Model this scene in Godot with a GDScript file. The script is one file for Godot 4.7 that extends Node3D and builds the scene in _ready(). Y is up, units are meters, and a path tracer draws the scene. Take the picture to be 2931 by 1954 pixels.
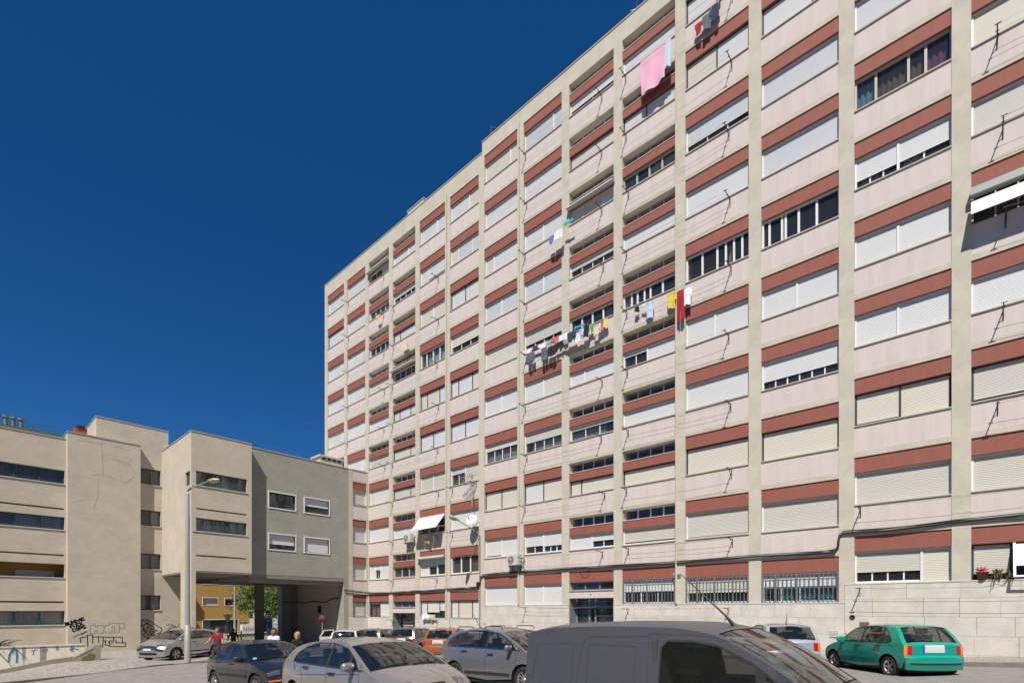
extends Node3D
# A ten-storey apartment slab with red window bands, a lower building across its left end and parked cars in front.
# World: x runs along the long facade, the facade faces +z, y is up; the eye stands at (0, 2, 0).
const EYE := 2.0
const ZF := -21.91
const PITCH := 3.124
const BAY := 2.65
const XB := -40.93
const FLOOR_H := 2.8
var M := {}
var T := {}
var boxes := {}
var shutters := {}
var used := {}
var rng := RandomNumberGenerator.new()

func _ready():
	rng.seed = 20
	camera_and_light()
	textures()
	materials()
	ground()
	apartment_blocks()
	corner_buildings()
	beyond_passage()
	street_things()
	facade_things()
	laundry()
	cars()
	people()

func camera_and_light():
	var cam := Camera3D.new()
	cam.name = "camera"
	add_child(cam)
	cam.keep_aspect = Camera3D.KEEP_HEIGHT
	cam.set_frustum(0.1 * 1954.0 / 1489.0, Vector2(0, 0.1 * 768.0 / 1489.0), 0.1, 600.0)
	cam.position = Vector3(0, EYE, 0)
	cam.rotation.y = deg_to_rad(42.298)
	cam.current = true
	var sky := ProceduralSkyMaterial.new()
	sky.sky_top_color = Color(0.0045, 0.0440, 0.1500).linear_to_srgb()
	sky.sky_horizon_color = Color(0.055, 0.235, 0.640).linear_to_srgb()
	sky.sky_curve = 0.13
	sky.ground_horizon_color = Color(0.16, 0.15, 0.14).linear_to_srgb()
	sky.ground_bottom_color = Color(0.14, 0.13, 0.12).linear_to_srgb()
	sky.sun_angle_max = 4.0
	var env := Environment.new()
	env.background_mode = Environment.BG_SKY
	env.sky = Sky.new()
	env.sky.sky_material = sky
	env.tonemap_mode = Environment.TONE_MAPPER_LINEAR
	env.tonemap_exposure = 1.34
	env.sdfgi_enabled = true
	env.ssao_enabled = true
	env.ssil_enabled = true
	var we := WorldEnvironment.new()
	we.name = "world_environment"
	we.environment = env
	add_child(we)
	var sun := DirectionalLight3D.new()
	sun.name = "sun"
	add_child(sun)
	sun.look_at_from_position(Vector3.ZERO, Vector3(-0.5, -1.55, -1.0), Vector3.UP)
	sun.light_energy = 1.6
	sun.light_color = Color(1.0, 0.975, 0.935)
	sun.light_angular_distance = 0.5
	sun.shadow_enabled = true

# ---------------------------------------------------------------- small tools
func numbered(called: String) -> String:
	if not used.has(called):
		used[called] = 0
		return called
	used[called] += 1
	return "%s_%03d" % [called, used[called]]

func tag(o: Node, label: String, category: String, group := "", kind := ""):
	if label != "":
		o.set_meta("label", label)
	if category != "":
		o.set_meta("category", category)
	if group != "":
		o.set_meta("group", group)
	if kind != "":
		o.set_meta("kind", kind)
	return o

func thing(called: String, at: Vector3, label: String, category: String, group := "") -> Node3D:
	var o := Node3D.new()
	o.name = numbered(called)
	add_child(o)
	o.position = at
	tag(o, label, category, group)
	return o

func put(parent: Node, called: String, mesh: Mesh, m: Material, at := Vector3.ZERO, turn := Vector3.ZERO) -> MeshInstance3D:
	var o := MeshInstance3D.new()
	o.name = numbered(called) if parent == self else called
	o.mesh = mesh
	o.material_override = m
	parent.add_child(o, true)
	o.position = at
	o.rotation = turn
	return o

func box_mesh(size: Vector3) -> BoxMesh:
	var key := Vector3i((size * 1000.0).round())
	if not boxes.has(key):
		var b := BoxMesh.new()
		b.size = size
		boxes[key] = b
	return boxes[key]

func slab(parent: Node, called: String, m: Material, a: Vector3, b: Vector3) -> MeshInstance3D:
	var s := (b - a).abs()
	return put(parent, called, box_mesh(s), m, (a + b) * 0.5)

func mb() -> SurfaceTool:
	var st := SurfaceTool.new()
	st.begin(Mesh.PRIMITIVE_TRIANGLES)
	st.set_smooth_group(-1)
	return st

func done(st: SurfaceTool) -> ArrayMesh:
	st.index()
	st.generate_normals()
	return st.commit()

func tri(st: SurfaceTool, a: Vector3, b: Vector3, c: Vector3):
	st.add_vertex(a)
	st.add_vertex(b)
	st.add_vertex(c)

func quad(st: SurfaceTool, a: Vector3, b: Vector3, c: Vector3, d: Vector3):
	tri(st, a, b, c)
	tri(st, a, c, d)

func bx(st: SurfaceTool, a: Vector3, b: Vector3):
	var p := [Vector3(a.x, a.y, a.z), Vector3(b.x, a.y, a.z), Vector3(b.x, b.y, a.z), Vector3(a.x, b.y, a.z), Vector3(a.x, a.y, b.z), Vector3(b.x, a.y, b.z), Vector3(b.x, b.y, b.z), Vector3(a.x, b.y, b.z)]
	for q in [[0, 1, 2, 3], [5, 4, 7, 6], [4, 0, 3, 7], [1, 5, 6, 2], [3, 2, 6, 7], [4, 5, 1, 0]]:
		quad(st, p[q[0]], p[q[1]], p[q[2]], p[q[3]])

func tube(st: SurfaceTool, pts: Array, r, n := 6):
	st.set_smooth_group(0)
	var rings := []
	for i in pts.size():
		var p: Vector3 = pts[i]
		var d: Vector3 = (pts[mini(i + 1, pts.size() - 1)] - pts[maxi(i - 1, 0)]).normalized()
		var up := Vector3.UP if absf(d.y) < 0.9 else Vector3.RIGHT
		var s := d.cross(up).normalized()
		var t := s.cross(d)
		var rr: float = r[i] if r is Array else r
		var ring := []
		for k in n:
			var a := TAU * k / n
			ring.append(p + (s * cos(a) + t * sin(a)) * rr)
		rings.append(ring)
	for i in rings.size() - 1:
		for k in n:
			var k2 := (k + 1) % n
			quad(st, rings[i][k], rings[i][k2], rings[i + 1][k2], rings[i + 1][k])
	st.set_smooth_group(-1)
	for e in [0, rings.size() - 1]:
		for k in range(1, n - 1):
			tri(st, rings[e][0], rings[e][k], rings[e][k + 1])

func lathe(st: SurfaceTool, prof: Array, n := 16, axis := Vector3.UP, at := Vector3.ZERO, smooth := true):
	st.set_smooth_group(0 if smooth else -1)
	var s := axis.cross(Vector3.RIGHT if absf(axis.x) < 0.9 else Vector3.UP).normalized()
	var t := s.cross(axis)
	for i in prof.size() - 1:
		for k in n:
			var q := []
			for e in [[i, k], [i, k + 1], [i + 1, k + 1], [i + 1, k]]:
				var a: float = TAU * e[1] / n
				q.append(at + axis * prof[e[0]].y + (s * cos(a) + t * sin(a)) * prof[e[0]].x)
			quad(st, q[0], q[1], q[2], q[3])
	st.set_smooth_group(-1)

func grid(st: SurfaceTool, rows: Array, smooth := 0):
	st.set_smooth_group(smooth)
	for i in rows.size() - 1:
		for j in rows[i].size() - 1:
			quad(st, rows[i][j], rows[i][j + 1], rows[i + 1][j + 1], rows[i + 1][j])
	st.set_smooth_group(-1)

func prism(st: SurfaceTool, poly: PackedVector2Array, z0: float, z1: float):
	# a flat outline in x, y with a thickness along z
	var ix := Geometry2D.triangulate_polygon(poly)
	for z in [z0, z1]:
		for i in range(0, ix.size(), 3):
			tri(st, v3(poly[ix[i]], z), v3(poly[ix[i + 1]], z), v3(poly[ix[i + 2]], z))
	for i in poly.size():
		var a := poly[i]
		var b := poly[(i + 1) % poly.size()]
		quad(st, v3(a, z0), v3(b, z0), v3(b, z1), v3(a, z1))

func v3(p: Vector2, z: float) -> Vector3:
	return Vector3(p.x, p.y, z)

func ribbon(st: SurfaceTool, pts: Array, w: float, z0 := 0.0, z1 := 0.003):
	# a painted or moulded stroke on a wall: short prisms along a line in x, y
	for i in pts.size() - 1:
		var a: Vector2 = pts[i]
		var b: Vector2 = pts[i + 1]
		var d := (b - a).normalized() * w * 0.5
		var n := Vector2(-d.y, d.x)
		a -= d * 0.6
		b += d * 0.6
		quad(st, v3(a - n, z1), v3(b - n, z1), v3(b + n, z1), v3(a + n, z1))
		if z1 - z0 > 0.004:
			quad(st, v3(a - n, z0), v3(b - n, z0), v3(b - n, z1), v3(a - n, z1))
			quad(st, v3(a + n, z0), v3(b + n, z0), v3(b + n, z1), v3(a + n, z1))

func wall_mesh(u0: float, u1: float, v0: float, v1: float, holes: Array, depth: float) -> ArrayMesh:
	# a wall in x, y that faces +z, with real openings: each hole is a Rect2; reveals run back by depth
	var xs := [u0, u1]
	var ys := [v0, v1]
	for h in holes:
		xs.append_array([h.position.x, h.end.x])
		ys.append_array([h.position.y, h.end.y])
	xs.sort()
	ys.sort()
	var st := mb()
	for i in xs.size() - 1:
		for j in ys.size() - 1:
			if xs[i + 1] - xs[i] < 0.0005 or ys[j + 1] - ys[j] < 0.0005:
				continue
			var c := Vector2((xs[i] + xs[i + 1]) / 2, (ys[j] + ys[j + 1]) / 2)
			var open := false
			for h in holes:
				if h.has_point(c):
					open = true
			if not open:
				for z in [0.0, -depth]:
					quad(st, Vector3(xs[i], ys[j], z), Vector3(xs[i], ys[j + 1], z), Vector3(xs[i + 1], ys[j + 1], z), Vector3(xs[i + 1], ys[j], z))
	var edges := [Rect2(u0, v0, u1 - u0, v1 - v0)]
	edges.append_array(holes)
	for h in edges:
		var a := Vector2(h.position)
		var b := Vector2(h.end)
		for e in [[a, Vector2(b.x, a.y)], [Vector2(b.x, a.y), b], [b, Vector2(a.x, b.y)], [Vector2(a.x, b.y), a]]:
			quad(st, v3(e[0], 0), v3(e[1], 0), v3(e[1], -depth), v3(e[0], -depth))
	return done(st)

# ---------------------------------------------------------------- textures and materials
func noise(seed_: int, freq: float, oct := 4, kind := FastNoiseLite.TYPE_SIMPLEX_SMOOTH) -> FastNoiseLite:
	var n := FastNoiseLite.new()
	n.seed = seed_
	n.frequency = freq
	n.noise_type = kind
	n.fractal_octaves = oct
	return n

func picture(size: int, f: Callable) -> ImageTexture:
	var im := Image.create(size, size, false, Image.FORMAT_RGB8)
	for y in size:
		for x in size:
			var v = f.call(x, y)
			im.set_pixel(x, y, v if v is Color else Color(v, v, v))
	return ImageTexture.create_from_image(im)

func seamless(n: FastNoiseLite, size: int) -> PackedByteArray:
	return n.get_seamless_image(size, size).get_data()

func textures():
	var S := 512
	var fine := seamless(noise(3, 0.12, 3), S)
	var mid := seamless(noise(5, 0.02, 5), S)
	var big := seamless(noise(8, 0.006, 4), S)
	var run := seamless(noise(11, 0.05, 4), S)
	# plaster: broad blotches, runs of dirt (the texture is laid stretched upright) and grain
	T.plaster = picture(S, func(x, y):
		var i: int = y * S + x
		return clampf(0.90 + (big[i] - 128) / 128.0 * 0.03 + (mid[i] - 128) / 128.0 * 0.025 + (fine[i] - 128) / 128.0 * 0.03, 0, 1))
	T.runs = picture(S, func(x, y):
		var i: int = y * S + x
		var r := (run[i] - 128) / 128.0
		return clampf(0.95 - maxf(0.0, -r - 0.3) * 0.09 + (big[i] - 128) / 128.0 * 0.025 + (fine[i] - 128) / 128.0 * 0.015, 0, 1))
	T.stone = picture(S, func(x, y):
		var i: int = y * S + x
		var vein := 1.0 - absf(mid[(i + 777) % (S * S)] - 128) / 128.0
		return Color(1, 1, 1) * clampf(0.90 + (big[i] - 128) / 128.0 * 0.045 + (fine[i] - 128) / 128.0 * 0.02 - pow(vein, 12.0) * 0.03, 0, 1))
	T.asphalt = picture(S, func(x, y):
		var i: int = y * S + x
		return clampf(0.84 + (big[i] - 128) / 128.0 * 0.06 + (mid[i] - 128) / 128.0 * 0.05 + (fine[i] - 128) / 128.0 * 0.10, 0, 1))
	# hand-cut limestone setts, about 9 cm
	var cells := noise(21, 0.047, 1, FastNoiseLite.TYPE_CELLULAR)
	cells.cellular_return_type = FastNoiseLite.RETURN_DISTANCE2_SUB
	cells.cellular_jitter = 0.75
	var gap := seamless(cells, S)
	cells.cellular_return_type = FastNoiseLite.RETURN_CELL_VALUE
	var tone := seamless(cells, S)
	T.setts = picture(S, func(x, y):
		var i: int = y * S + x
		var g := clampf((gap[i] - 12) / 40.0, 0, 1)
		return clampf((0.70 + (tone[i] - 128) / 128.0 * 0.08 + (fine[i] - 128) / 128.0 * 0.05 + (mid[i] - 128) / 128.0 * 0.05) * (0.72 + 0.28 * g), 0, 1))
	T.setts_h = picture(256, func(x, y): return clampf((gap[y * 2 * S + x * 2] - 6) / 60.0, 0, 1))
	T.grain = picture(256, func(x, y): return fine[y * S + x] / 255.0)
	T.leaf = picture(128, func(x, y): return clampf(0.8 + (mid[y * S + x] - 128) / 128.0 * 0.35, 0, 1))

func lin(r: float, g: float, b: float) -> Color:
	return Color(r, g, b).linear_to_srgb()

func mat(called: String, c: Color, rough := 0.8, tex := "", scale := Vector3.ONE, metal := 0.0) -> StandardMaterial3D:
	var m := StandardMaterial3D.new()
	m.resource_name = called
	m.albedo_color = c
	m.roughness = rough
	m.metallic = metal
	if tex != "":
		m.albedo_texture = T[tex]
		m.uv1_triplanar = true
		m.uv1_world_triplanar = true
		m.uv1_scale = scale
	M[called] = m
	return m

func glass(called: String, c: Color, alpha: float) -> StandardMaterial3D:
	var m := mat(called, Color(c.r, c.g, c.b, alpha), 0.03)
	m.transparency = BaseMaterial3D.TRANSPARENCY_ALPHA
	m.metallic_specular = 1.0
	return m

func paint(called: String, c: Color, metal := 0.0) -> StandardMaterial3D:
	var m := mat(called, c, 0.3, "", Vector3.ONE, metal)
	m.clearcoat_enabled = true
	m.clearcoat = 0.9
	m.clearcoat_roughness = 0.04
	return m

func materials():
	var tall := Vector3(0.9, 0.09, 0.9)
	mat("cream", lin(0.6, 0.56, 0.465), 0.9, "plaster", Vector3(0.31, 0.23, 0.31))
	mat("pink", lin(0.615, 0.54, 0.51), 0.9, "runs", tall)
	mat("red", lin(0.285, 0.092, 0.066), 0.8, "runs", Vector3(1.3, 0.11, 1.3))
	mat("beige", lin(0.61, 0.54, 0.435), 0.92, "plaster", Vector3(0.17, 0.21, 0.17))
	mat("grey_wall", lin(0.355, 0.352, 0.3), 0.92, "plaster", Vector3(0.19, 0.24, 0.19))
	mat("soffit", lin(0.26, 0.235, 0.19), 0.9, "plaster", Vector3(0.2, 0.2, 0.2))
	mat("yellow_wall", lin(0.50, 0.29, 0.075), 0.9, "plaster", Vector3(0.13, 0.16, 0.13))
	mat("marble", lin(0.7, 0.665, 0.61), 0.55, "stone", Vector3(0.43, 0.37, 0.43))
	mat("marble_warm", lin(0.7, 0.65, 0.585), 0.6, "stone", Vector3(0.39, 0.33, 0.39))
	mat("marble_grey", lin(0.68, 0.65, 0.605), 0.55, "stone", Vector3(0.5, 0.41, 0.5))
	mat("joint", lin(0.5, 0.46, 0.41), 0.95)
	mat("crack", lin(0.27, 0.205, 0.145), 0.95)
	mat("weathered", lin(0.33, 0.30, 0.235), 0.95, "plaster", Vector3(1.3, 0.9, 1.3))
	mat("sill", lin(0.42, 0.38, 0.31), 0.8)
	mat("asphalt", lin(0.29, 0.275, 0.26), 0.92, "asphalt", Vector3(0.37, 0.37, 0.37))
	mat("setts", lin(0.64, 0.595, 0.54), 0.85, "setts", Vector3(0.47, 0.47, 0.47))
	mat("kerb", lin(0.24, 0.21, 0.175), 0.85, "stone", Vector3(0.6, 0.6, 0.6))
	mat("white_wall", lin(0.80, 0.74, 0.61), 0.9, "plaster", Vector3(0.4, 0.17, 0.4))
	mat("grime", lin(0.16, 0.145, 0.12), 0.95, "plaster", Vector3(1.1, 0.7, 1.1))
	mat("moss", lin(0.16, 0.14, 0.045), 0.95, "plaster", Vector3(1.1, 0.7, 1.1))
	mat("shutter_white", lin(0.575, 0.585, 0.595), 0.55)
	mat("shutter_grey", lin(0.50, 0.53, 0.56), 0.5)
	mat("shutter_cream", lin(0.56, 0.535, 0.465), 0.6)
	mat("shutter_slat", lin(0.49, 0.475, 0.435), 0.6)
	mat("frame_white", lin(0.68, 0.68, 0.67), 0.45)
	mat("frame_dark", lin(0.03, 0.032, 0.036), 0.5)
	mat("frame_alu", lin(0.42, 0.40, 0.36), 0.45)
	mat("frame_green", lin(0.012, 0.07, 0.055), 0.5)
	mat("frame_grey", lin(0.17, 0.215, 0.235), 0.5)
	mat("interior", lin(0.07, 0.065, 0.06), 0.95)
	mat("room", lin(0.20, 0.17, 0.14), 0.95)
	glass("pane", lin(0.05, 0.06, 0.07), 0.35)
	glass("car_glass", lin(0.012, 0.016, 0.016), 0.6)
	for c in [["b", lin(0.12, 0.26, 0.36)], ["n", lin(0.13, 0.095, 0.085)], ["p", lin(0.10, 0.065, 0.13)], ["v", lin(0.16, 0.06, 0.17)], ["w", lin(0.50, 0.48, 0.46)], ["g", lin(0.38, 0.50, 0.44)], ["r", lin(0.30, 0.14, 0.06)], ["s", lin(0.26, 0.26, 0.27)], ["t", lin(0.05, 0.20, 0.24)]]:
		mat("curtain_" + c[0], c[1], 0.95)
	mat("iron", lin(0.035, 0.032, 0.03), 0.6)
	mat("grille", lin(0.14, 0.16, 0.17), 0.55)
	mat("cable", lin(0.02, 0.02, 0.02), 0.7)
	mat("wire", lin(0.16, 0.15, 0.15), 0.7)
	mat("pipe", lin(0.20, 0.18, 0.16), 0.6)
	mat("ac_body", lin(0.50, 0.49, 0.46), 0.5)
	mat("white_plastic", lin(0.6, 0.6, 0.6), 0.4)
	mat("awning_grey", lin(0.34, 0.36, 0.35), 0.6)
	mat("galvanised", lin(0.42, 0.42, 0.40), 0.5, "plaster", Vector3(1.5, 0.6, 1.5), 0.25)
	mat("lamp_glass", lin(0.50, 0.36, 0.14), 0.15)
	mat("black", lin(0.012, 0.012, 0.012), 0.8)
	mat("rubber", lin(0.016, 0.016, 0.017), 0.75)
	mat("trim", lin(0.02, 0.021, 0.023), 0.55)
	mat("seat_cloth", lin(0.05, 0.05, 0.052), 0.95)
	mat("rim_alloy", lin(0.50, 0.50, 0.51), 0.3, "", Vector3.ONE, 0.85)
	mat("rim_cover", lin(0.40, 0.40, 0.40), 0.4, "", Vector3.ONE, 0.4)
	mat("chrome", lin(0.62, 0.62, 0.63), 0.12, "", Vector3.ONE, 1.0)
	mat("light_clear", lin(0.36, 0.39, 0.43), 0.14, "", Vector3.ONE, 0.85)
	mat("light_red", lin(0.36, 0.012, 0.016), 0.15)
	mat("light_amber", lin(0.65, 0.20, 0.02), 0.15)
	mat("plate_white", lin(0.50, 0.51, 0.52), 0.4)
	mat("plate_blue", lin(0.02, 0.07, 0.42), 0.4)
	mat("terracotta", lin(0.30, 0.085, 0.045), 0.85, "plaster", Vector3(2, 2, 2))
	mat("spray_black", lin(0.012, 0.012, 0.014), 0.7)
	mat("spray_blue", lin(0.03, 0.19, 0.42), 0.7)
	mat("spray_teal", lin(0.10, 0.20, 0.23), 0.7)
	mat("grass", lin(0.10, 0.17, 0.03), 0.95, "leaf", Vector3(1.3, 1.3, 1.3))
	mat("aloe", lin(0.11, 0.15, 0.05), 0.6, "leaf", Vector3(3, 3, 3))
	mat("bark", lin(0.06, 0.045, 0.035), 0.95)
	mat("roof_red", lin(0.30, 0.05, 0.035), 0.8)
	mat("roof_green", lin(0.05, 0.12, 0.07), 0.7)
	var cloth := {"pink_cloth": [0.72, 0.38, 0.52], "yellow_cloth": [0.62, 0.50, 0.05], "red_cloth": [0.33, 0.015, 0.03], "white_cloth": [0.74, 0.74, 0.75], "lightblue_cloth": [0.46, 0.55, 0.68], "navy_cloth": [0.03, 0.04, 0.10], "black_cloth": [0.015, 0.015, 0.018], "jeans_cloth": [0.10, 0.12, 0.15], "grey_cloth": [0.32, 0.32, 0.33], "green_cloth": [0.06, 0.36, 0.03], "teal_cloth": [0.03, 0.38, 0.50], "rose_cloth": [0.55, 0.12, 0.17], "lime_cloth": [0.55, 0.58, 0.15], "orange_cloth": [0.75, 0.25, 0.03], "cream_cloth": [0.62, 0.55, 0.40], "blue_cloth": [0.08, 0.22, 0.50]}
	for k in cloth:
		var c: Array = cloth[k]
		mat(k, lin(c[0], c[1], c[2]), 0.95)
	for k in ["car_glass", "pane"]:
		M[k].cull_mode = BaseMaterial3D.CULL_DISABLED

# ---------------------------------------------------------------- the lie of the land
const LAND := [[-160.0, -3.0], [-80.0, -1.45], [-60.0, -1.2], [-41.0, -0.98], [-36.0, -0.88], [-32.0, -0.78], [-22.0, -0.5], [-14.6, -0.24], [-9.0, -0.03], [-5.0, 0.02], [-2.0, 0.12], [1.0, 0.28], [5.0, 0.42], [30.0, 1.2], [60.0, 2.0]]
func land(x: float, z: float) -> float:
	var y: float = LAND[0][1]
	for i in LAND.size() - 1:
		if x > LAND[i][0]:
			y = lerpf(LAND[i][1], LAND[i + 1][1], clampf((x - LAND[i][0]) / (LAND[i + 1][0] - LAND[i][0]), 0, 1))
	# the pavement swells towards the garden wall on the left
	var swell := smoothstep(26.2, 29.2, -x) * (1.0 - smoothstep(31.0, 34.0, -x)) * smoothstep(1.0, 3.9, -z) * (1.0 - smoothstep(5.0, 8.0, -z))
	return y + 0.42 * swell - 0.012 * (clampf(z, -30, 20) + 6.3)

func sheet(called: String, m: Material, poly: Array, lift: float, edge: float):
	# a paved area: its outline gets a rim of depth edge, its inside follows the land
	var st := mb()
	var pv := PackedVector2Array(poly)
	var lo := pv[0]
	var hi := pv[0]
	for p in pv:
		lo = lo.min(p)
		hi = hi.max(p)
	var step := 1.0
	var x := floorf(lo.x / step) * step
	while x < hi.x:
		var z := floorf(lo.y / step) * step
		while z < hi.y:
			var cell := PackedVector2Array([Vector2(x, z), Vector2(x + step, z), Vector2(x + step, z + step), Vector2(x, z + step)])
			for piece in Geometry2D.intersect_polygons(cell, pv):
				var ix := Geometry2D.triangulate_polygon(piece)
				for i in range(0, ix.size(), 3):
					var q := []
					for e in 3:
						var p: Vector2 = piece[ix[i + e]]
						q.append(Vector3(p.x, land(p.x, p.y) + lift, p.y))
					if (q[1] - q[0]).cross(q[2] - q[0]).y > 0:
						tri(st, q[0], q[2], q[1])
					else:
						tri(st, q[0], q[1], q[2])
			z += step
		x += step
	if edge > 0.0:
		for i in pv.size():
			var a := pv[i]
			var b := pv[(i + 1) % pv.size()]
			var n := maxi(1, int(a.distance_to(b) / 1.5))
			for k in n:
				var p := a.lerp(b, float(k) / n)
				var r := a.lerp(b, float(k + 1) / n)
				var ya := land(p.x, p.y) + lift
				var yb := land(r.x, r.y) + lift
				quad(st, Vector3(p.x, ya, p.y), Vector3(r.x, yb, r.y), Vector3(r.x, yb - edge, r.y), Vector3(p.x, ya - edge, p.y))
	st.set_smooth_group(-1)
	var o := put(self, called, done(st), m)
	o.set_meta("kind", "structure")
	return o

func ground():
	var st := mb()
	st.set_smooth_group(0)
	var xs := []
	for i in 60:
		xs.append(-160.0 + i * 4.0)
	xs.append(300.0)
	xs.push_front(-400.0)
	var zs := [-400.0]
	for i in 40:
		zs.append(-90.0 + i * 4.0)
	zs.append(300.0)
	for i in xs.size() - 1:
		for j in zs.size() - 1:
			var q := []
			for e in [[i, j], [i + 1, j], [i + 1, j + 1], [i, j + 1]]:
				q.append(Vector3(xs[e[0]], land(xs[e[0]], zs[e[1]]), zs[e[1]]))
			quad(st, q[0], q[1], q[2], q[3])
	put(self, "ground", done(st), M.asphalt).set_meta("kind", "structure")
	# cobbled pavement in front of the corner building, kerb towards the parking
	var kerb := [Vector2(-23.6, 3.5), Vector2(-25.3, -1.2), Vector2(-25.94, -3.12), Vector2(-26.35, -4.41), Vector2(-27.1, -6.08), Vector2(-27.75, -7.2), Vector2(-28.36, -8.98), Vector2(-29.2, -11.2), Vector2(-30.4, -12.6), Vector2(-33.6, -13.2)]
	var poly := kerb.duplicate()
	poly.append_array([Vector2(-46, -13.4), Vector2(-46, 6.0), Vector2(-23.6, 6.0)])
	sheet("pavement", M.setts, poly, 0.12, 0.13)
	kerb_stones(kerb, 0.128)
	# pavement along the long facade
	sheet("pavement", M.setts, [Vector2(-34.7, -21.85), Vector2(-34.7, -20.0), Vector2(16.0, -20.0), Vector2(16.0, -21.85)], 0.12, 0.13)
	kerb_stones([Vector2(-34.0, -19.97), Vector2(16.0, -19.97)], 0.126)

func kerb_stones(line: Array, top: float):
	var o := Node3D.new()
	o.name = numbered("kerb")
	o.set_meta("kind", "structure")
	add_child(o)
	for i in line.size() - 1:
		var a: Vector2 = line[i]
		var b: Vector2 = line[i + 1]
		var n := maxi(1, int(round(a.distance_to(b) / 0.95)))
		for k in n:
			var p := a.lerp(b, float(k) / n)
			var q := a.lerp(b, float(k + 1) / n)
			var len_ := p.distance_to(q) - 0.012
			var s := put(o, "kerb_stone", box_mesh(Vector3(snappedf(len_, 0.02), 0.22, 0.14)), M.kerb)
			var c := (p + q) * 0.5
			s.position = Vector3(c.x, land(c.x, c.y) + top - 0.11, c.y)
			var d := q - p
			s.rotation.y = -atan2(d.y, d.x)
			s.rotation.z = atan2(land(q.x, q.y) - land(p.x, p.y), len_) if d.x > 0 else atan2(land(q.x, q.y) - land(p.x, p.y), len_)

# ---------------------------------------------------------------- the long apartment slab
# One line per bay from the left, ten windows from the top floor down. Colour of the shutter, kind of frame,
# then each leaf as width : how far the shutter is down : panes and curtain of the open rest.
const WINDOWS := [
	"Ww 100|Wd 100:95:3|Wt 25 50 25|Wt 28 50 22|Wt 25 50 25|-|-|-|-|-",
	"Ww 100|Wt 30 70:95:2|Wt 25 50 25|Wt 25 52 23|Wt 25 50 25|Ww 75 25|-|-|-|-",
	"Gw 60:0:2p 40|Ww 100:0:4w|Gw 100:0:4n|Cw 100|Ww 100|Lw 100|Wt 25 75|Wt 75 25|Ww 25 28:40:1 47|Wd 50:14:2r 50",
	"Ww 65 35|Ww 100:42:4|Wd 27 73|Ww 100:0:4n|Wd 25:90:1 50 25|Cd 75:90:2 25|Ld 75:94:2 25|Ww 50 50|Aw 33:0:1n 33:0:1 34:0:1n|D",
	"Ww 65 35|Wt 30:92:1 70:80:2|Ww 50 50|Ww 20:0:1n 27:0:1g 27:0:1g 26:0:1g|Wd 25 50 25|Wd 50 50|Lw 50 50|Ww 33:20:1 33:20:1 34:20:1|Ww 30 35:50:1 35:40:1|Wd 25 50:70:1 25:60:1",
	"Ww 65 35|Gt 25 50 25|Wd 50 50|Cw 100:62:3|Wd 25:92:1 50 25|Wd 50 50|Lw 50:38:2n 50|Ww 100|Ww 33:0:1n 33:0:1 34:0:1n|Wd 25 50 25",
	"Ww 77 23|Ww 100|Ww 25 75|Gw 50 50|Cw 100|Ww 50 50|Cw 100:35:4s|Cd 50 50|Ww 50:92:1 50|Ww 100",
	"Gw 77 23|Ww 100|Ww 50 50|Gw 50:95:1 50|Lw 100:62:4|Ww 50 50|Lw 100:50:4s|Wd 50 50|Ww 50:65:2 50:70:3|Ww 50 50",
	"Ww 100:60:2|Cd 100|Ww 28 47 25|Lw 100:45:4s|Ww 25:0:1 25:0:1 25:0:1 25:0:1|Ww 33 67|Cw 100:30:3s|Cd 25 75|Ww 50 50:55:2|D",
	"Ww 100|Wd 45 55|Kw 25:0:1b 25:0:1n 25:0:1w 25:0:1w|Ww 100|Ww 14:0:1w 12:0:1 14:0:1 12:0:1 24:0:1 24:0:1|Ww 47:30:2 53|Ww 100|Cd 100|Lw 100:88:1|Wg 100:52:3",
	"Wd 50 50:80:1|Wd 50 50|Gw 100:70:3n|Ww 100|Ww 25:0:1 25:0:1 14:0:1 13:0:1 13:0:1 10:0:1|Ww 47 53:96:1|Ww 100:96:1|Cd 100|Lw 100:96:1|Lg 100:62:4",
	"Ww 100|Wd 68 32|Gw 100:97:1|Gw 100|Ww 8:0:1 18:0:1 5:0:1 18:0:1 24:0:1 27:0:1|Ww 47 53|Ww 100:72:6p|Cd 100|Lw 100|Wg 100:47:4t",
	"Ww 100|Ww 100|Gw 100|Kw 22:0:1b 36:0:1n 18:0:1n 24:0:1v|Ww 47:72:3 53:72:2|Ww 47 53|Ww 47 53|Cd 49:96:1 51|Lw 100|Lw 72:68:4 28",
	"Ww 100|Ww 100|Ww 100|Cw 100|Lw 100:96:1|Kw 100:0:5n|Ww 100|Ld 100:94:1|Lw 100|Ld 34:85:1 66:0:3n",
	"Ww 50 50|Lw 100|Ww 100|Cw 100|Ww 47 53|Ww 100:70:4|Lw 100|Ww 50 50|Lw 100|Ww 100",
	"Ww 100|Ww 100|Gw 100|Ww 50 50|Cw 100:80:3|Ww 100|Ww 47 53|Cd 100|Ww 100|Ww 47 53"]

func bay_x(i: int) -> float:
	return XB + PITCH * i

func apartment_blocks():
	block(0, 5, -41.404, -22.362, 3.148, 29.43, "far left section of the long pink and red apartment slab, stepped lowest")
	block(6, 11, -22.362, -3.731, 3.954, 30.06, "middle section of the long pink and red apartment slab, with laundry lines")
	block(12, 17, -3.731, 15.30, 4.612, 30.72, "right section of the long pink and red apartment slab, nearest the green car")

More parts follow.
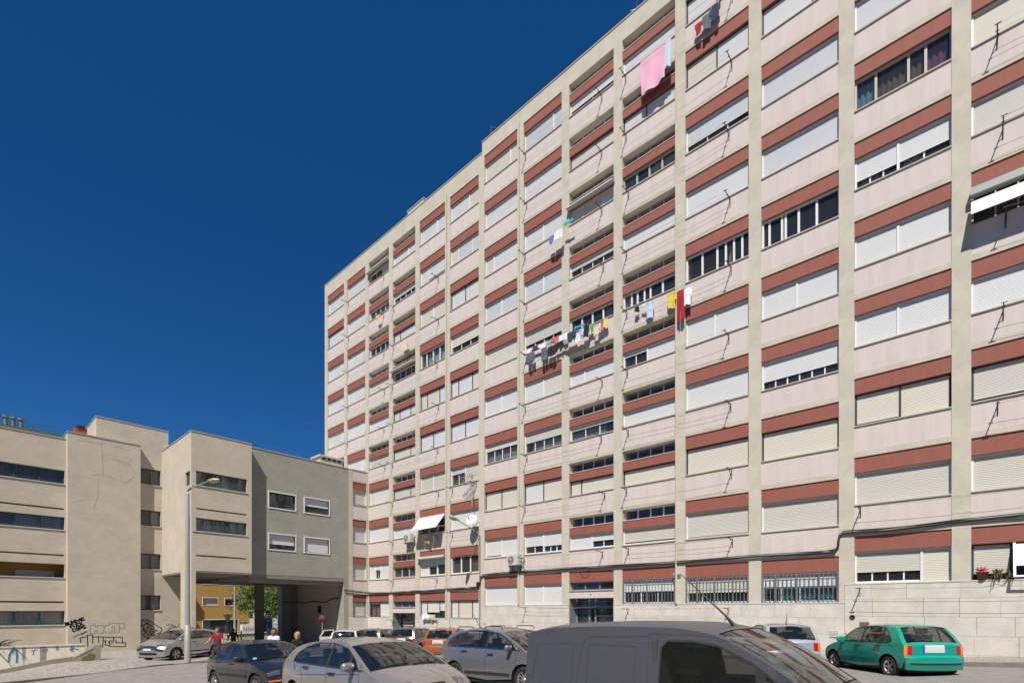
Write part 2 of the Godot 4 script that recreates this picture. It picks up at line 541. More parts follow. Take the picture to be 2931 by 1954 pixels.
func block(i0: int, i1: int, x0: float, x1: float, top0: float, roof: float, label: String):
	var foot := land(x0, ZF) - 0.3
	var b := thing("apartment_block", Vector3(x0, foot, ZF), label, "apartment block", "sections of the long apartment slab")
	var lx := func(x: float) -> float: return x - x0
	var wd := x1 - x0
	var sill0 := top0 - 1.675 - foot
	var crown := top0 + 25.2 - foot
	# body, dark rooms behind the glass, parapet
	slab(b, "body", M.cream, Vector3(0.0, 0, -11.5), Vector3(wd, roof - foot - 0.4, -0.8))
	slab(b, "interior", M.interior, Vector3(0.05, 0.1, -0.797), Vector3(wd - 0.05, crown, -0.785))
	slab(b, "parapet", M.cream, Vector3(0, crown, -0.8), Vector3(wd, roof - foot, 0))
	slab(b, "coping", M.sill, Vector3(0, roof - foot, -0.8), Vector3(wd, roof - foot + 0.05, 0.03))
	# pillars
	for i in range(i0, i1 + 2):
		var a := maxf(bay_x(i) - (PITCH - BAY), x0)
		var e := minf(bay_x(i), x1)
		if i == i1 + 1:
			e = x1
		slab(b, "pillar", M.cream, Vector3(lx.call(a), sill0, -0.8), Vector3(lx.call(e), crown, 0))
	for i in range(i0, i1 + 1):
		var specs: PackedStringArray = WINDOWS[i if i < 16 else i - 4].split("|")
		var hatch := [2, 3, 8, 9].has(i)
		for k in 10:
			var spec := specs[9 - k]
			if spec == "-":
				continue
			var at := Transform3D(Basis.IDENTITY, Vector3(lx.call(bay_x(i)), top0 + FLOOR_H * k - foot, 0))
			var low := k == 0 or (i == 2 and k < 4)
			if spec == "D":
				entrance(b, at, i)
			else:
				cell(b, at, BAY, spec, hatch and not low, k > 0)
	plinth(b, i0, i1, x0, x1, foot, sill0)
	if i0 == 0:
		return_wall(b, x0, foot, top0)
	for p in [[7, 0.33], [10, 0.40], [5, 0.30]]:
		if p[0] >= i0 and p[0] <= i1:
			var st := mb()
			var px: float = lx.call(bay_x(p[0])) - p[1]
			tube(st, [Vector3(px, sill0, 0.05), Vector3(px, crown + 0.3, 0.05)], 0.045, 8)
			put(b, "drainpipe", done(st), M.cream)
	lines(b, i0, i1, x0, foot, top0)

func xf(at: Transform3D, o: MeshInstance3D) -> MeshInstance3D:
	o.transform = at * o.transform
	return o

func cell(b: Node3D, at: Transform3D, w: float, spec: String, hatch: bool, panel: bool):
	# one bay of one storey, measured from the underside of the beam
	var wt := -0.545
	if hatch:
		# narrow strip of glass under the beam, then the red band
		var fr := mb()
		for y in [-0.50, -0.045]:
			bx(fr, Vector3(0, y, -0.33), Vector3(w, y + 0.045, -0.28))
		for k in 5:
			var x := (w - 0.05) * k / 4.0
			bx(fr, Vector3(x, -0.455, -0.33), Vector3(x + 0.05, -0.045, -0.28))
		var hw := xf(at, put(b, "transom_window", done(fr), M.frame_alu if rng.randf() < 0.75 else M.frame_white))
		for k in 4:
			put(hw, "pane", quad_mesh(w / 4.0 - 0.05, 0.41), M.pane, Vector3(w * (k + 0.5) / 4.0, -0.25, -0.31))
		xf(at, slab(b, "ledge", M.pink, Vector3(0, -0.53, -0.45), Vector3(w, -0.5, -0.02)))
		wt = -0.925
		xf(at, slab(b, "red_panel", M.red, Vector3(0, wt, -0.14), Vector3(w, -0.53, -0.04)))
	else:
		xf(at, slab(b, "red_panel", M.red, Vector3(0, wt, -0.14), Vector3(w, 0, -0.04)))
	window(b, at * Transform3D(Basis.IDENTITY, Vector3(0, -1.675, 0)), w, 1.675 + wt, spec)
	xf(at, slab(b, "window_sill", M.sill, Vector3(0, -1.715, -0.24), Vector3(w, -1.675, 0.022)))
	if panel:
		xf(at, slab(b, "spandrel_panel", M.pink, Vector3(0, -2.61, -0.14), Vector3(w, -1.715, -0.018)))
		xf(at, slab(b, "floor_beam", M.cream, Vector3(0, -2.8, -0.8), Vector3(w, -2.61, -0.004)))

func quad_mesh(w: float, h: float) -> Mesh:
	var key := Vector3i(int(round(w * 1000)), int(round(h * 1000)), -7)
	if not boxes.has(key):
		var q := QuadMesh.new()
		q.size = Vector2(w, h)
		boxes[key] = q
	return boxes[key]

func shutter_mesh(w: float, h: float) -> Mesh:
	var key := Vector2i(int(round(w * 200)), int(round(h * 200)))
	if not shutters.has(key):
		var st := mb()
		var y := h
		var x0 := -w / 2
		var x1 := w / 2
		while y > 0.012:
			var d := minf(0.056, y)
			var p := [[y, 0.0], [y - d * 0.22, 0.005], [y - d * 0.80, 0.005], [y - d, -0.001]]
			for i in 3:
				quad(st, Vector3(x0, p[i][0], p[i][1]), Vector3(x1, p[i][0], p[i][1]), Vector3(x1, p[i + 1][0], p[i + 1][1]), Vector3(x0, p[i + 1][0], p[i + 1][1]))
			y -= d
		bx(st, Vector3(x0, 0, -0.008), Vector3(x1, 0.028, 0.014))
		shutters[key] = done(st)
	return shutters[key]

func window(b: Node3D, at: Transform3D, w: float, h: float, spec: String):
	# the frame carries shutters, panes and curtains
	var word := spec.split(" ")
	var shade: Material = {"W": M.shutter_white, "G": M.shutter_grey, "C": M.shutter_cream, "L": M.shutter_slat, "K": M.shutter_cream, "A": M.shutter_white}[word[0][0]]
	var style := word[0][1]
	var fm: Material = {"w": M.frame_white, "d": M.frame_dark, "t": M.frame_white, "g": M.frame_white}[style]
	if word[0][0] == "K" or word[0][0] == "A":
		fm = M.frame_alu
	var mw: float = {"w": 0.075, "d": 0.05, "t": 0.028, "g": 0.07}[style]
	var fr := mb()
	var kids := []
	var jamb := 0.055
	bx(fr, Vector3(0, 0, -0.25), Vector3(jamb, h, -0.135))
	bx(fr, Vector3(w - jamb, 0, -0.25), Vector3(w, h, -0.135))
	bx(fr, Vector3(jamb, 0, -0.25), Vector3(w - jamb, 0.035, -0.14))
	bx(fr, Vector3(jamb, h - 0.05, -0.25), Vector3(w - jamb, h, -0.14))
	var x := jamb
	var inner := w - 2 * jamb
	for i in range(1, word.size()):
		var f := word[i].split(":")
		var sw := inner * float(f[0]) / 100.0
		var cov := float(f[1]) / 100.0 if f.size() > 1 else 1.0
		var x0 := x
		var x1 := x + sw
		x = x1
		if i > 1:
			x0 += mw / 2
		if i < word.size() - 1:
			x1 -= mw / 2
			bx(fr, Vector3(x1, 0.035, -0.24), Vector3(x1 + mw, h - 0.05, -0.132 if cov > 0.01 or style == "d" else -0.17))
		var cx := (x0 + x1) / 2
		if cov > 0.01:
			var sh := (h - 0.04) * cov
			var tone: Material = shade
			if rng.randf() < 0.12 and word.size() > 2:
				tone = M.shutter_cream
			kids.append(["shutter", shutter_mesh(x1 - x0 - 0.006, sh), tone, Vector3(cx, h - sh, -0.165)])
		if cov < 0.97:
			var rest := (h - 0.05) * (1.0 - cov)
			var n := int(f[2].substr(0, 1)) if f.size() > 2 else 1
			var pw := (x1 - x0) / n
			bx(fr, Vector3(x0, 0.035, -0.23), Vector3(x1, 0.075, -0.19))
			for j in n:
				if j > 0:
					bx(fr, Vector3(x0 + pw * j - 0.022, 0.07, -0.23), Vector3(x0 + pw * j + 0.022, h - 0.05, -0.19))
				kids.append(["pane", quad_mesh(pw - 0.02, h - 0.1), M.pane, Vector3(x0 + pw * (j + 0.5), h / 2, -0.21)])
			if f.size() > 2 and f[2].length() > 1:
				var gap := 0.0 if n == 1 else rng.randf_range(0.0, 0.25)
				kids.append(["curtain", curtain_mesh((x1 - x0) * (1.0 - gap), h - 0.06), M["curtain_" + f[2].substr(1, 1)], Vector3(cx + (x1 - x0) * gap * 0.5 * (1 if rng.randf() < 0.5 else -1), 0.04, -0.34)])
			elif rest > 0.2 and rng.randf() < 0.25:
				kids.append(["curtain", curtain_mesh((x1 - x0) * 0.45, h - 0.06), M.curtain_s, Vector3(cx - (x1 - x0) * 0.2, 0.04, -0.36)])
	var o := xf(at, put(b, "window", done(fr), fm))
	for k in kids:
		put(o, k[0], k[1], k[2], k[3])
	if style == "g":
		var gr := mb()
		var n := 17
		for i in n + 1:
			var px := 0.03 + (w - 0.06) * i / n
			bx(gr, Vector3(px - 0.011, -0.01, -0.028), Vector3(px + 0.011, h - 0.005, -0.006))
		for y in [0.03, h * 0.5, h - 0.05]:
			bx(gr, Vector3(0.0, y - 0.016, -0.034), Vector3(w, y + 0.016, -0.028))
		for fx in [0.02, 0.20, 0.48, 0.76, 0.98]:
			bx(gr, Vector3(w * fx - 0.024, 0.0, -0.05), Vector3(w * fx + 0.024, h - 0.005, -0.035))
		put(o, "window_grille", done(gr), M.grille)

func curtain_mesh(w: float, h: float) -> Mesh:
	var key := Vector3i(int(round(w * 50)), int(round(h * 50)), -9)
	if not boxes.has(key):
		var st := mb()
		var n := maxi(8, int(w / 0.035))
		var rows := [[], []]
		for i in n + 1:
			var xx := -w / 2 + w * i / n
			for r in 2:
				rows[r].append(Vector3(xx, h * r, 0.03 * sin(xx * 38.0) + 0.012 * sin(xx * 91.0 + 1.3)))
		grid(st, rows)
		boxes[key] = done(st)
	return boxes[key]

func entrance(b: Node3D, at: Transform3D, i: int):
	# red band, strip window, small pink panel with the house number, recessed glazed door
	var w := BAY
	xf(at, slab(b, "red_panel", M.red, Vector3(0, -0.545, -0.14), Vector3(w, 0, -0.04)))
	var fr := mb()
	bx(fr, Vector3(0, -0.60, -0.24), Vector3(w, -0.545, -0.17))
	bx(fr, Vector3(0, -0.96, -0.24), Vector3(w, -0.92, -0.17))
	for k in 4:
		var x := (w - 0.06) * k / 3.0
		bx(fr, Vector3(x, -0.92, -0.24), Vector3(x + 0.06, -0.6, -0.17))
	var sw := xf(at, put(b, "strip_window", done(fr), M.frame_grey))
	for k in 3:
		put(sw, "pane", quad_mesh(w / 3 - 0.04, 0.33), M.pane, Vector3(w * (k + 0.5) / 3, -0.76, -0.21))
	xf(at, slab(b, "window_sill", M.sill, Vector3(0, -1.0, -0.24), Vector3(w, -0.96, 0.022)))
	xf(at, slab(b, "number_panel", M.pink, Vector3(0, -1.36, -0.24), Vector3(w, -1.0, -0.02)))
	var t := TextMesh.new()
	var font := SystemFont.new()
	font.font_names = PackedStringArray(["Droid Sans"])
	t.font = font
	t.font_size = 20
	t.pixel_size = 0.006
	t.depth = 0.01
	t.text = "4" if i == 8 else "3"
	xf(at, put(b, "house_number", t, M.black, Vector3(w * 0.5, -1.18, -0.012)))
	# door screen
	var dr := mb()
	var y0 := -3.75
	var zd := -0.62
	bx(dr, Vector3(0, -1.42, zd - 0.05), Vector3(w, -1.36, zd))
	bx(dr, Vector3(0, -1.86, zd - 0.05), Vector3(w, -1.79, zd))
	for x in [0.0, w * 0.30, w * 0.44 if i == 8 else w * 0.66, w - 0.09]:
		bx(dr, Vector3(x, y0, zd - 0.06), Vector3(x + 0.09, -1.42, zd + 0.004))
	bx(dr, Vector3(w * 0.44, -2.30, zd - 0.05), Vector3(w, -2.20, zd - 0.004))
	var d := xf(at, put(b, "entrance_door", done(dr), M.frame_grey))
	for p in [[0.18, -1.62, 0.42, 0.34], [0.68, -1.62, 0.6, 0.34], [0.18, -2.75, 0.3, 1.75], [0.72, -2.0, 0.45, 0.28], [0.72, -3.0, 0.45, 1.3]]:
		put(d, "pane", quad_mesh(w * p[2], p[3]), M.pane, Vector3(w * p[0] + 0.1, p[1], zd - 0.03))
	if i == 3:
		for r in 6:
			for c in 5:
				var mbx := mb()
				bx(mbx, Vector3(-0.10, -0.07, 0), Vector3(0.10, 0.07, 0.03))
				bx(mbx, Vector3(-0.08, 0.02, 0.03), Vector3(0.08, 0.045, 0.036))
				put(d, "letterbox", done(mbx), M.frame_alu, Vector3(0.62 + c * 0.235, -2.05 - r * 0.19, zd + 0.02))
	xf(at, slab(b, "porch_wall", M.frame_grey, Vector3(-0.004, y0, -0.7), Vector3(0.02, -1.36, -0.02)))
	xf(at, slab(b, "porch_wall", M.frame_grey, Vector3(w - 0.02, y0, -0.7), Vector3(w + 0.004, -1.36, -0.02)))

func plinth(b: Node3D, i0: int, i1: int, x0: float, x1: float, foot: float, top: float):
	# marble slabs with open joints on a mortar bed, left out at the doors
	var spans := [[x0 if i0 > 0 else -34.75, x1]]
	for i in [3, 8]:
		if i >= i0 and i <= i1:
			var last: Array = spans.pop_back()
			spans.append([last[0], bay_x(i)])
			spans.append([bay_x(i) + BAY, last[1]])
	for s in spans:
		slab(b, "mortar_bed", M.joint, Vector3(s[0] - x0, -0.6, -0.3), Vector3(s[1] - x0, top - 0.045, -0.012))
		var y := top - 0.045
		var row := 0
		while y > -0.1:
			var hgt: float = 0.60 if row > 0 else 0.52
			var x: float = s[0] - rng.randf_range(0.0, 0.9)
			while x < s[1] - 0.02:
				var wl := rng.randf_range(0.85, 1.45)
				var a := maxf(x, s[0]) + 0.004
				var e := minf(x + wl, s[1]) - 0.004
				x += wl
				if e - a < 0.06:
					continue
				var m: Material = [M.marble, M.marble, M.marble_warm, M.marble_grey][rng.randi() % 4]
				if row > 2:
					m = M.marble_warm
				slab(b, "stone_slab", m, Vector3(snappedf(a - x0, 0.005), y - hgt + 0.006, -0.012), Vector3(snappedf(e - x0, 0.005), y, 0.016 + 0.002 * (rng.randi() % 3)))
			y -= hgt
			row += 1
		slab(b, "plinth_cap", M.marble_grey, Vector3(s[0] - x0, top - 0.04, -0.2), Vector3(s[1] - x0, top - 0.0, 0.03))

func return_wall(b: Node3D, x0: float, foot: float, top0: float):
	# one narrow bay that comes forward to the corner building
	var turn := Basis(Vector3.UP, PI / 2)
	var x := -34.772 - x0
	for k in 4:
		var at := Transform3D(turn, Vector3(x, top0 + FLOOR_H * k - foot, -20.62 - ZF))
		cell(b, at, 1.16, ["Ld 100", "Lw 100", "Lw 100", "Lw 100:96:1"][k], false, k > 0)
	slab(b, "spandrel_panel", M.pink, Vector3(x - 0.14, top0 + 8.4 - foot + 0.19, -21.78 - ZF), Vector3(x - 0.018, 12.42 - foot, -20.62 - ZF))
	slab(b, "floor_beam", M.cream, Vector3(x - 0.8, top0 + 8.4 - foot, -21.78 - ZF), Vector3(x - 0.004, top0 + 8.59 - foot, -20.62 - ZF))
	slab(b, "coping", M.sill, Vector3(x - 0.8, 12.42 - foot, -21.9 - ZF), Vector3(x + 0.02, 12.47 - foot, -20.4 - ZF))
	slab(b, "pillar", M.cream, Vector3(x - 0.6, top0 - 1.675 - foot, -20.62 - ZF), Vector3(x, 12.42 - foot, -20.27 - ZF))
	slab(b, "pillar", M.cream, Vector3(x - 0.6, top0 - 1.675 - foot, -21.908 - ZF), Vector3(x, 12.42 - foot, -21.78 - ZF))
	slab(b, "body", M.beige, Vector3(-42.0 - x0, 0, -21.905 - ZF), Vector3(x - 0.82, 12.3 - foot, -20.42 - ZF))
	slab(b, "interior", M.interior, Vector3(x - 0.81, 0, -21.9 - ZF), Vector3(x - 0.7, 12.2 - foot, -20.45 - ZF))
	var y := top0 - 1.675 - foot
	while y > -0.1:
		for a in [[-21.9, -21.1], [-21.1, -20.27]]:
			slab(b, "stone_slab", M.marble_warm, Vector3(x - 0.3, y - 0.59, a[0] - ZF + 0.004), Vector3(x + 0.012, y, a[1] - ZF - 0.004))
		y -= 0.6

# pairs of brackets with washing lines: bay, place in it, bay, place, floors
const LINES := [[9, 0.10, 10, 0.74, [0, 1, 2, 3, 4, 5, 6, 7, 8, 9]], [7, 0.06, 8, 0.78, [0, 1, 2, 3, 4, 5, 6, 7, 8, 9]], [3, 0.04, 4, 0.74, [0, 1, 2, 3, 4, 5, 6, 7, 8]], [1, 0.06, 2, 0.78, [4, 5, 6, 7, 8, 9]], [13, 0.26, 14, 0.74, [2, 3, 4, 5, 6]], [12, 0.08, 13, 0.96, [0, 1]], [5, 0.10, 5, 0.94, [2, 3]]]
func lines(b: Node3D, i0: int, i1: int, x0: float, foot: float, top0: float):
	for l in LINES:
		if l[0] < i0 or l[0] > i1:
			continue
		for k in l[4]:
			var y: float = top0 + FLOOR_H * k - 1.86 - foot + rng.randf_range(-0.06, 0.03)
			var ends := []
			for e in 2:
				var x: float = bay_x(l[e * 2]) + BAY * (l[e * 2 + 1] + rng.randf_range(-0.04, 0.04)) - x0
				var up := rng.randf_range(-0.02, 0.06)
				var st := mb()
				var tip := Vector3(x, y + up, 0.56)
				tube(st, [Vector3(x, y, -0.02), tip], 0.017, 6)
				tube(st, [tip + Vector3(-0.06, 0, 0), tip + Vector3(0.09, 0.0, 0.0)], 0.014, 5)
				tube(st, [Vector3(x - 0.05, y + up * 0.5, 0.30), Vector3(x + 0.05, y + up * 0.5, 0.30)], 0.012, 5)
				tube(st, [Vector3(x, y - 0.26, -0.02), Vector3(x + rng.randf_range(-0.03, 0.03), y + up * 0.4, 0.22)], 0.011, 5)
				tube(st, [Vector3(x, y - 0.30, 0.0), Vector3(x, y + 0.05, 0.0)], 0.015, 5)
				put(b, "clothesline_bracket", done(st), M.iron)
				ends.append(Vector3(x, y + up, 0))
			var n := 3 if rng.randf() < 0.6 else 2
			for i in n:
				var z: float = [0.54, 0.30, 0.17][i]
				var sag := rng.randf_range(0.01, 0.07)
				var pts := []
				for j in 9:
					var t := j / 8.0
					var p: Vector3 = ends[0].lerp(ends[1], t)
					pts.append(Vector3(p.x, p.y - sag * 4.0 * t * (1.0 - t), z))
				var st := mb()
				tube(st, pts, 0.0042, 4)
				put(b, "washing_line", done(st), M.wire)

# ---------------------------------------------------------------- the corner building across the left end
const SPRAY := {
	"HNT": [[6.07, 1.08, 6.29, 1.12, 6.29, 0.97, 6.39, 0.96, 6.39, 1.06, 6.63, 1.05, 6.71, 0.86, 6.78, 1.07, 6.94, 1.06, 6.94, 1.16, 7.72, 1.16, 7.72, 0.84, 7.5, 0.86, 7.45, 1.03, 7.45, 0.61, 7.21, 0.6, 7.2, 1, 7.09, 1.01, 7.09, 0.59, 6.78, 0.61, 6.66, 0.75, 6.65, 0.58, 6.36, 0.59, 6.36, 0.76, 6.26, 0.76, 6.26, 0.58, 6.02, 0.59, 6.07, 1.08]],
	"HUT": [[5.59, 0.08, 5.56, 0.34, 5.9, 0.4, 5.9, 0.49, 6.15, 0.5, 6.15, -0.01], [5.9, 0.4, 5.92, -0.15], [6.15, 0.37, 6.42, 0.38, 6.45, 0.02], [6.42, 0.38, 6.66, 0.35, 6.63, -0.26, 6.24, -0.16], [6.66, 0.34, 7.18, 0.32, 7.17, 0.09, 6.94, 0.1, 6.94, -0.01, 7.17, -0.02], [6.78, 0.17, 6.75, -0.13, 6.95, -0.18], [6.95, -0.01, 6.95, -0.22, 7.75, -0.3, 7.78, -0.06, 7.29, -0.02, 7.29, 0.13], [7.18, 0.32, 7.59, 0.31, 7.62, -0.06], [6.68, 0.12, 6.78, 0.1]],
	"under": [[5.24, 0.4, 5.89, 0.73], [5.89, 0.73, 5.63, 0.52]],
	"TAG": [[8.6, 1.08, 8.68, 1.31, 8.8, 1.39, 8.76, 1.24], [8.64, 1.24, 8.67, 0.92, 8.61, 0.47, 8.67, 0.21], [8.63, 0.79, 8.71, 1.08, 8.8, 0.85, 8.77, 0.66, 8.68, 0.63], [8.84, 1.24, 8.98, 1.37, 9.06, 1.24, 8.95, 1.08, 8.87, 1.14], [8.81, 0.95, 8.95, 1.17, 9.06, 1.11, 9.03, 0.88, 8.9, 0.82], [9.01, 1.11, 9.17, 1.04, 9.14, 0.81, 9.01, 0.85], [9.14, 1.01, 9.28, 0.97, 9.23, 0.77, 9.14, 0.68, 9.25, 0.61], [8.76, 0.72, 8.87, 0.78, 8.84, 0.56, 9.01, 0.75, 9.09, 0.61], [8.68, 0.5, 8.81, 0.36, 9.06, 0.12, 9.12, 0.19], [8.81, 0.36, 8.95, 0.59, 9.03, 0.35, 9.06, 0.12], [9.06, 0.45, 9.14, 0.58, 9.25, 0.48, 9.17, 0.35, 9.07, 0.42], [9.28, 0.74, 9.39, 0.79, 9.48, 0.64, 9.37, 0.52, 9.27, 0.61], [9.34, 0.67, 9.42, 0.57], [9.48, 0.67, 9.62, 0.62], [9.35, 0.31, 9.42, 0.41, 9.49, 0.31, 9.42, 0.23, 9.35, 0.29], [9.51, 0.44, 9.62, 0.5], [8.95, 1.4, 9.79, 0.79, 9.76, 0.56, 9.51, 0.3], [9.23, 0.28, 9.31, 0.48]],
	"BC": [[10.07, 0.99, 10.25, 1.02, 10.51, 1], [10.3, 0.91, 10.45, 0.94, 10.65, 0.89, 10.36, 0.81, 10.16, 0.63], [10.86, 1.04, 10.74, 0.95, 10.74, 0.87, 10.86, 0.83]],
	"CRACK": [[5.36, 12.02, 6.19, 12.09, 6.58, 12.07, 6.61, 11.37, 7.89, 11.12, 8.29, 10.6], [6.61, 11.37, 6.67, 10.18, 7.24, 10.07, 7.78, 9.89, 8.2, 10.36], [7.89, 11.12, 8.1, 11.47], [6.11, 10.07, 6.41, 10.19, 6.67, 10.18], [6.41, 9.91, 6.43, 8.94, 6.19, 8.04], [5.2, 8.32, 6.02, 8.66], [7.24, 12.11, 7.97, 12]],
	"WALL": [[0.23, -0.1, 0.26, 0.17, 0.32, 0.35, 0.39, 0.39, 0.46, 0.33, 0.48, 0.11, 0.47, -0.15], [0.9, 0.3, 1.09, 0.33], [0.99, 0.33, 0.96, 0.15], [1.26, 0.33, 1.28, 0.25, 1.37, 0.25, 1.4, 0.34, 1.3, 0.32], [2.11, 0.3, 2.16, 0.33, 2.2, 0.28, 2.26, 0.36, 2.3, 0.29, 2.41, 0.3]]
}
const STROKES := {"A": [[0, 0, 0.5, 1, 1, 0], [0.2, 0.4, 0.8, 0.4]], "B": [[0, 0, 0, 1, 0.8, 0.9, 0.8, 0.6, 0, 0.5, 0.9, 0.4, 0.9, 0.1, 0, 0]], "C": [[1, 0.9, 0.3, 1, 0, 0.5, 0.3, 0, 1, 0.1]], "D": [[0, 0, 0, 1, 0.7, 0.8, 0.9, 0.4, 0, 0]], "E": [[1, 1, 0, 1, 0, 0, 1, 0], [0, 0.5, 0.8, 0.5]], "F": [[1, 1, 0, 1, 0, 0], [0, 0.5, 0.7, 0.5]], "K": [[0, 0, 0, 1], [0.9, 1, 0, 0.45, 1, 0]], "N": [[0, 0, 0, 1, 1, 0, 1, 1]], "O": [[0.5, 0, 0, 0.5, 0.5, 1, 1, 0.5, 0.5, 0]], "P": [[0, 0, 0, 1, 0.9, 0.9, 0.9, 0.5, 0, 0.45]], "S": [[1, 0.9, 0.3, 1, 0, 0.7, 1, 0.3, 0.7, 0, 0, 0.1]], "U": [[0, 1, 0, 0.2, 0.5, 0, 1, 0.2, 1, 1]]}

func strokes(st: SurfaceTool, lists: Array, w: float, z: float):
	for l in lists:
		var pts := []
		for i in range(0, l.size(), 2):
			pts.append(Vector2(l[i], l[i + 1]))
		ribbon(st, pts, w, z, z)

func letters(st: SurfaceTool, rows: Array, z: float):
	# rows: letters, start x, y, size, slope
	for r in rows:
		var p := Vector2(r[1], r[2])
		var dir := Vector2(cos(r[4]), sin(r[4]))
		var up := Vector2(-dir.y, dir.x)
		for ch in r[0]:
			for l in STROKES[ch]:
				var pts := []
				for i in range(0, l.size(), 2):
					pts.append(p + dir * l[i] * r[3] * 0.72 + up * l[i + 1] * r[3])
				ribbon(st, pts, 0.068, z, z)
			p += dir * r[3] * 0.92

func facing_x(parent: Node3D, called: String, mesh: Mesh, m: Material, x: float) -> MeshInstance3D:
	# walls that face +x: the mesh's own x runs towards -z
	var o := put(parent, called, mesh, m)
	o.transform = Transform3D(Basis(Vector3.UP, PI / 2), Vector3(x, 0, 0) - parent.position)
	return o

func opening(parent: Node3D, basis: Transform3D, r: Rect2, n: int, fm: Material, back: float, down := 0.0, sh: Material = null, cur := "", called := "window"):
	# frame, panes, shutter and curtain set into an opening; r in the wall's own x, y
	var st := mb()
	var f := 0.065
	var a := r.position
	var e := r.end
	var z := -back
	bx(st, Vector3(a.x, a.y, z - 0.05), Vector3(e.x, a.y + f, z))
	bx(st, Vector3(a.x, e.y - f, z - 0.05), Vector3(e.x, e.y, z))
	for k in n + 1:
		var x := a.x + (r.size.x - f) * k / n
		bx(st, Vector3(x, a.y + f, z - 0.05), Vector3(x + f, e.y - f, z))
	var o := put(parent, called, done(st), fm)
	o.transform = basis * o.transform
	var pw := r.size.x / n
	for k in n:
		put(o, "pane", quad_mesh(pw - 0.03, r.size.y - 0.06), M.pane, Vector3(a.x + pw * (k + 0.5), a.y + r.size.y / 2, z - 0.025))
		if cur != "" and cur[k % cur.length()] != "-":
			put(o, "curtain", curtain_mesh(pw * 0.96, r.size.y - 0.08), M["curtain_" + cur[k % cur.length()]], Vector3(a.x + pw * (k + 0.5), a.y + 0.04, z - 0.14))
	if down > 0.0:
		var hh := (r.size.y - 0.04) * down
		put(o, "shutter", shutter_mesh(r.size.x - 0.04, hh), sh, Vector3(a.x + r.size.x / 2, e.y - hh, z + 0.035))
	return o

func surround(parent: Node3D, basis: Transform3D, r: Rect2, m: Material):
	var st := mb()
	var a := r.position
	var e := r.end
	bx(st, Vector3(a.x - 0.07, a.y - 0.07, -0.1), Vector3(e.x + 0.07, a.y, 0.035))
	bx(st, Vector3(a.x - 0.07, e.y, -0.1), Vector3(e.x + 0.07, e.y + 0.07, 0.035))
	bx(st, Vector3(a.x - 0.07, a.y, -0.1), Vector3(a.x, e.y, 0.035))
	bx(st, Vector3(e.x, a.y, -0.1), Vector3(e.x + 0.07, e.y, 0.035))
	var o := put(parent, "window_surround", done(st), m)
	o.transform = basis * o.transform

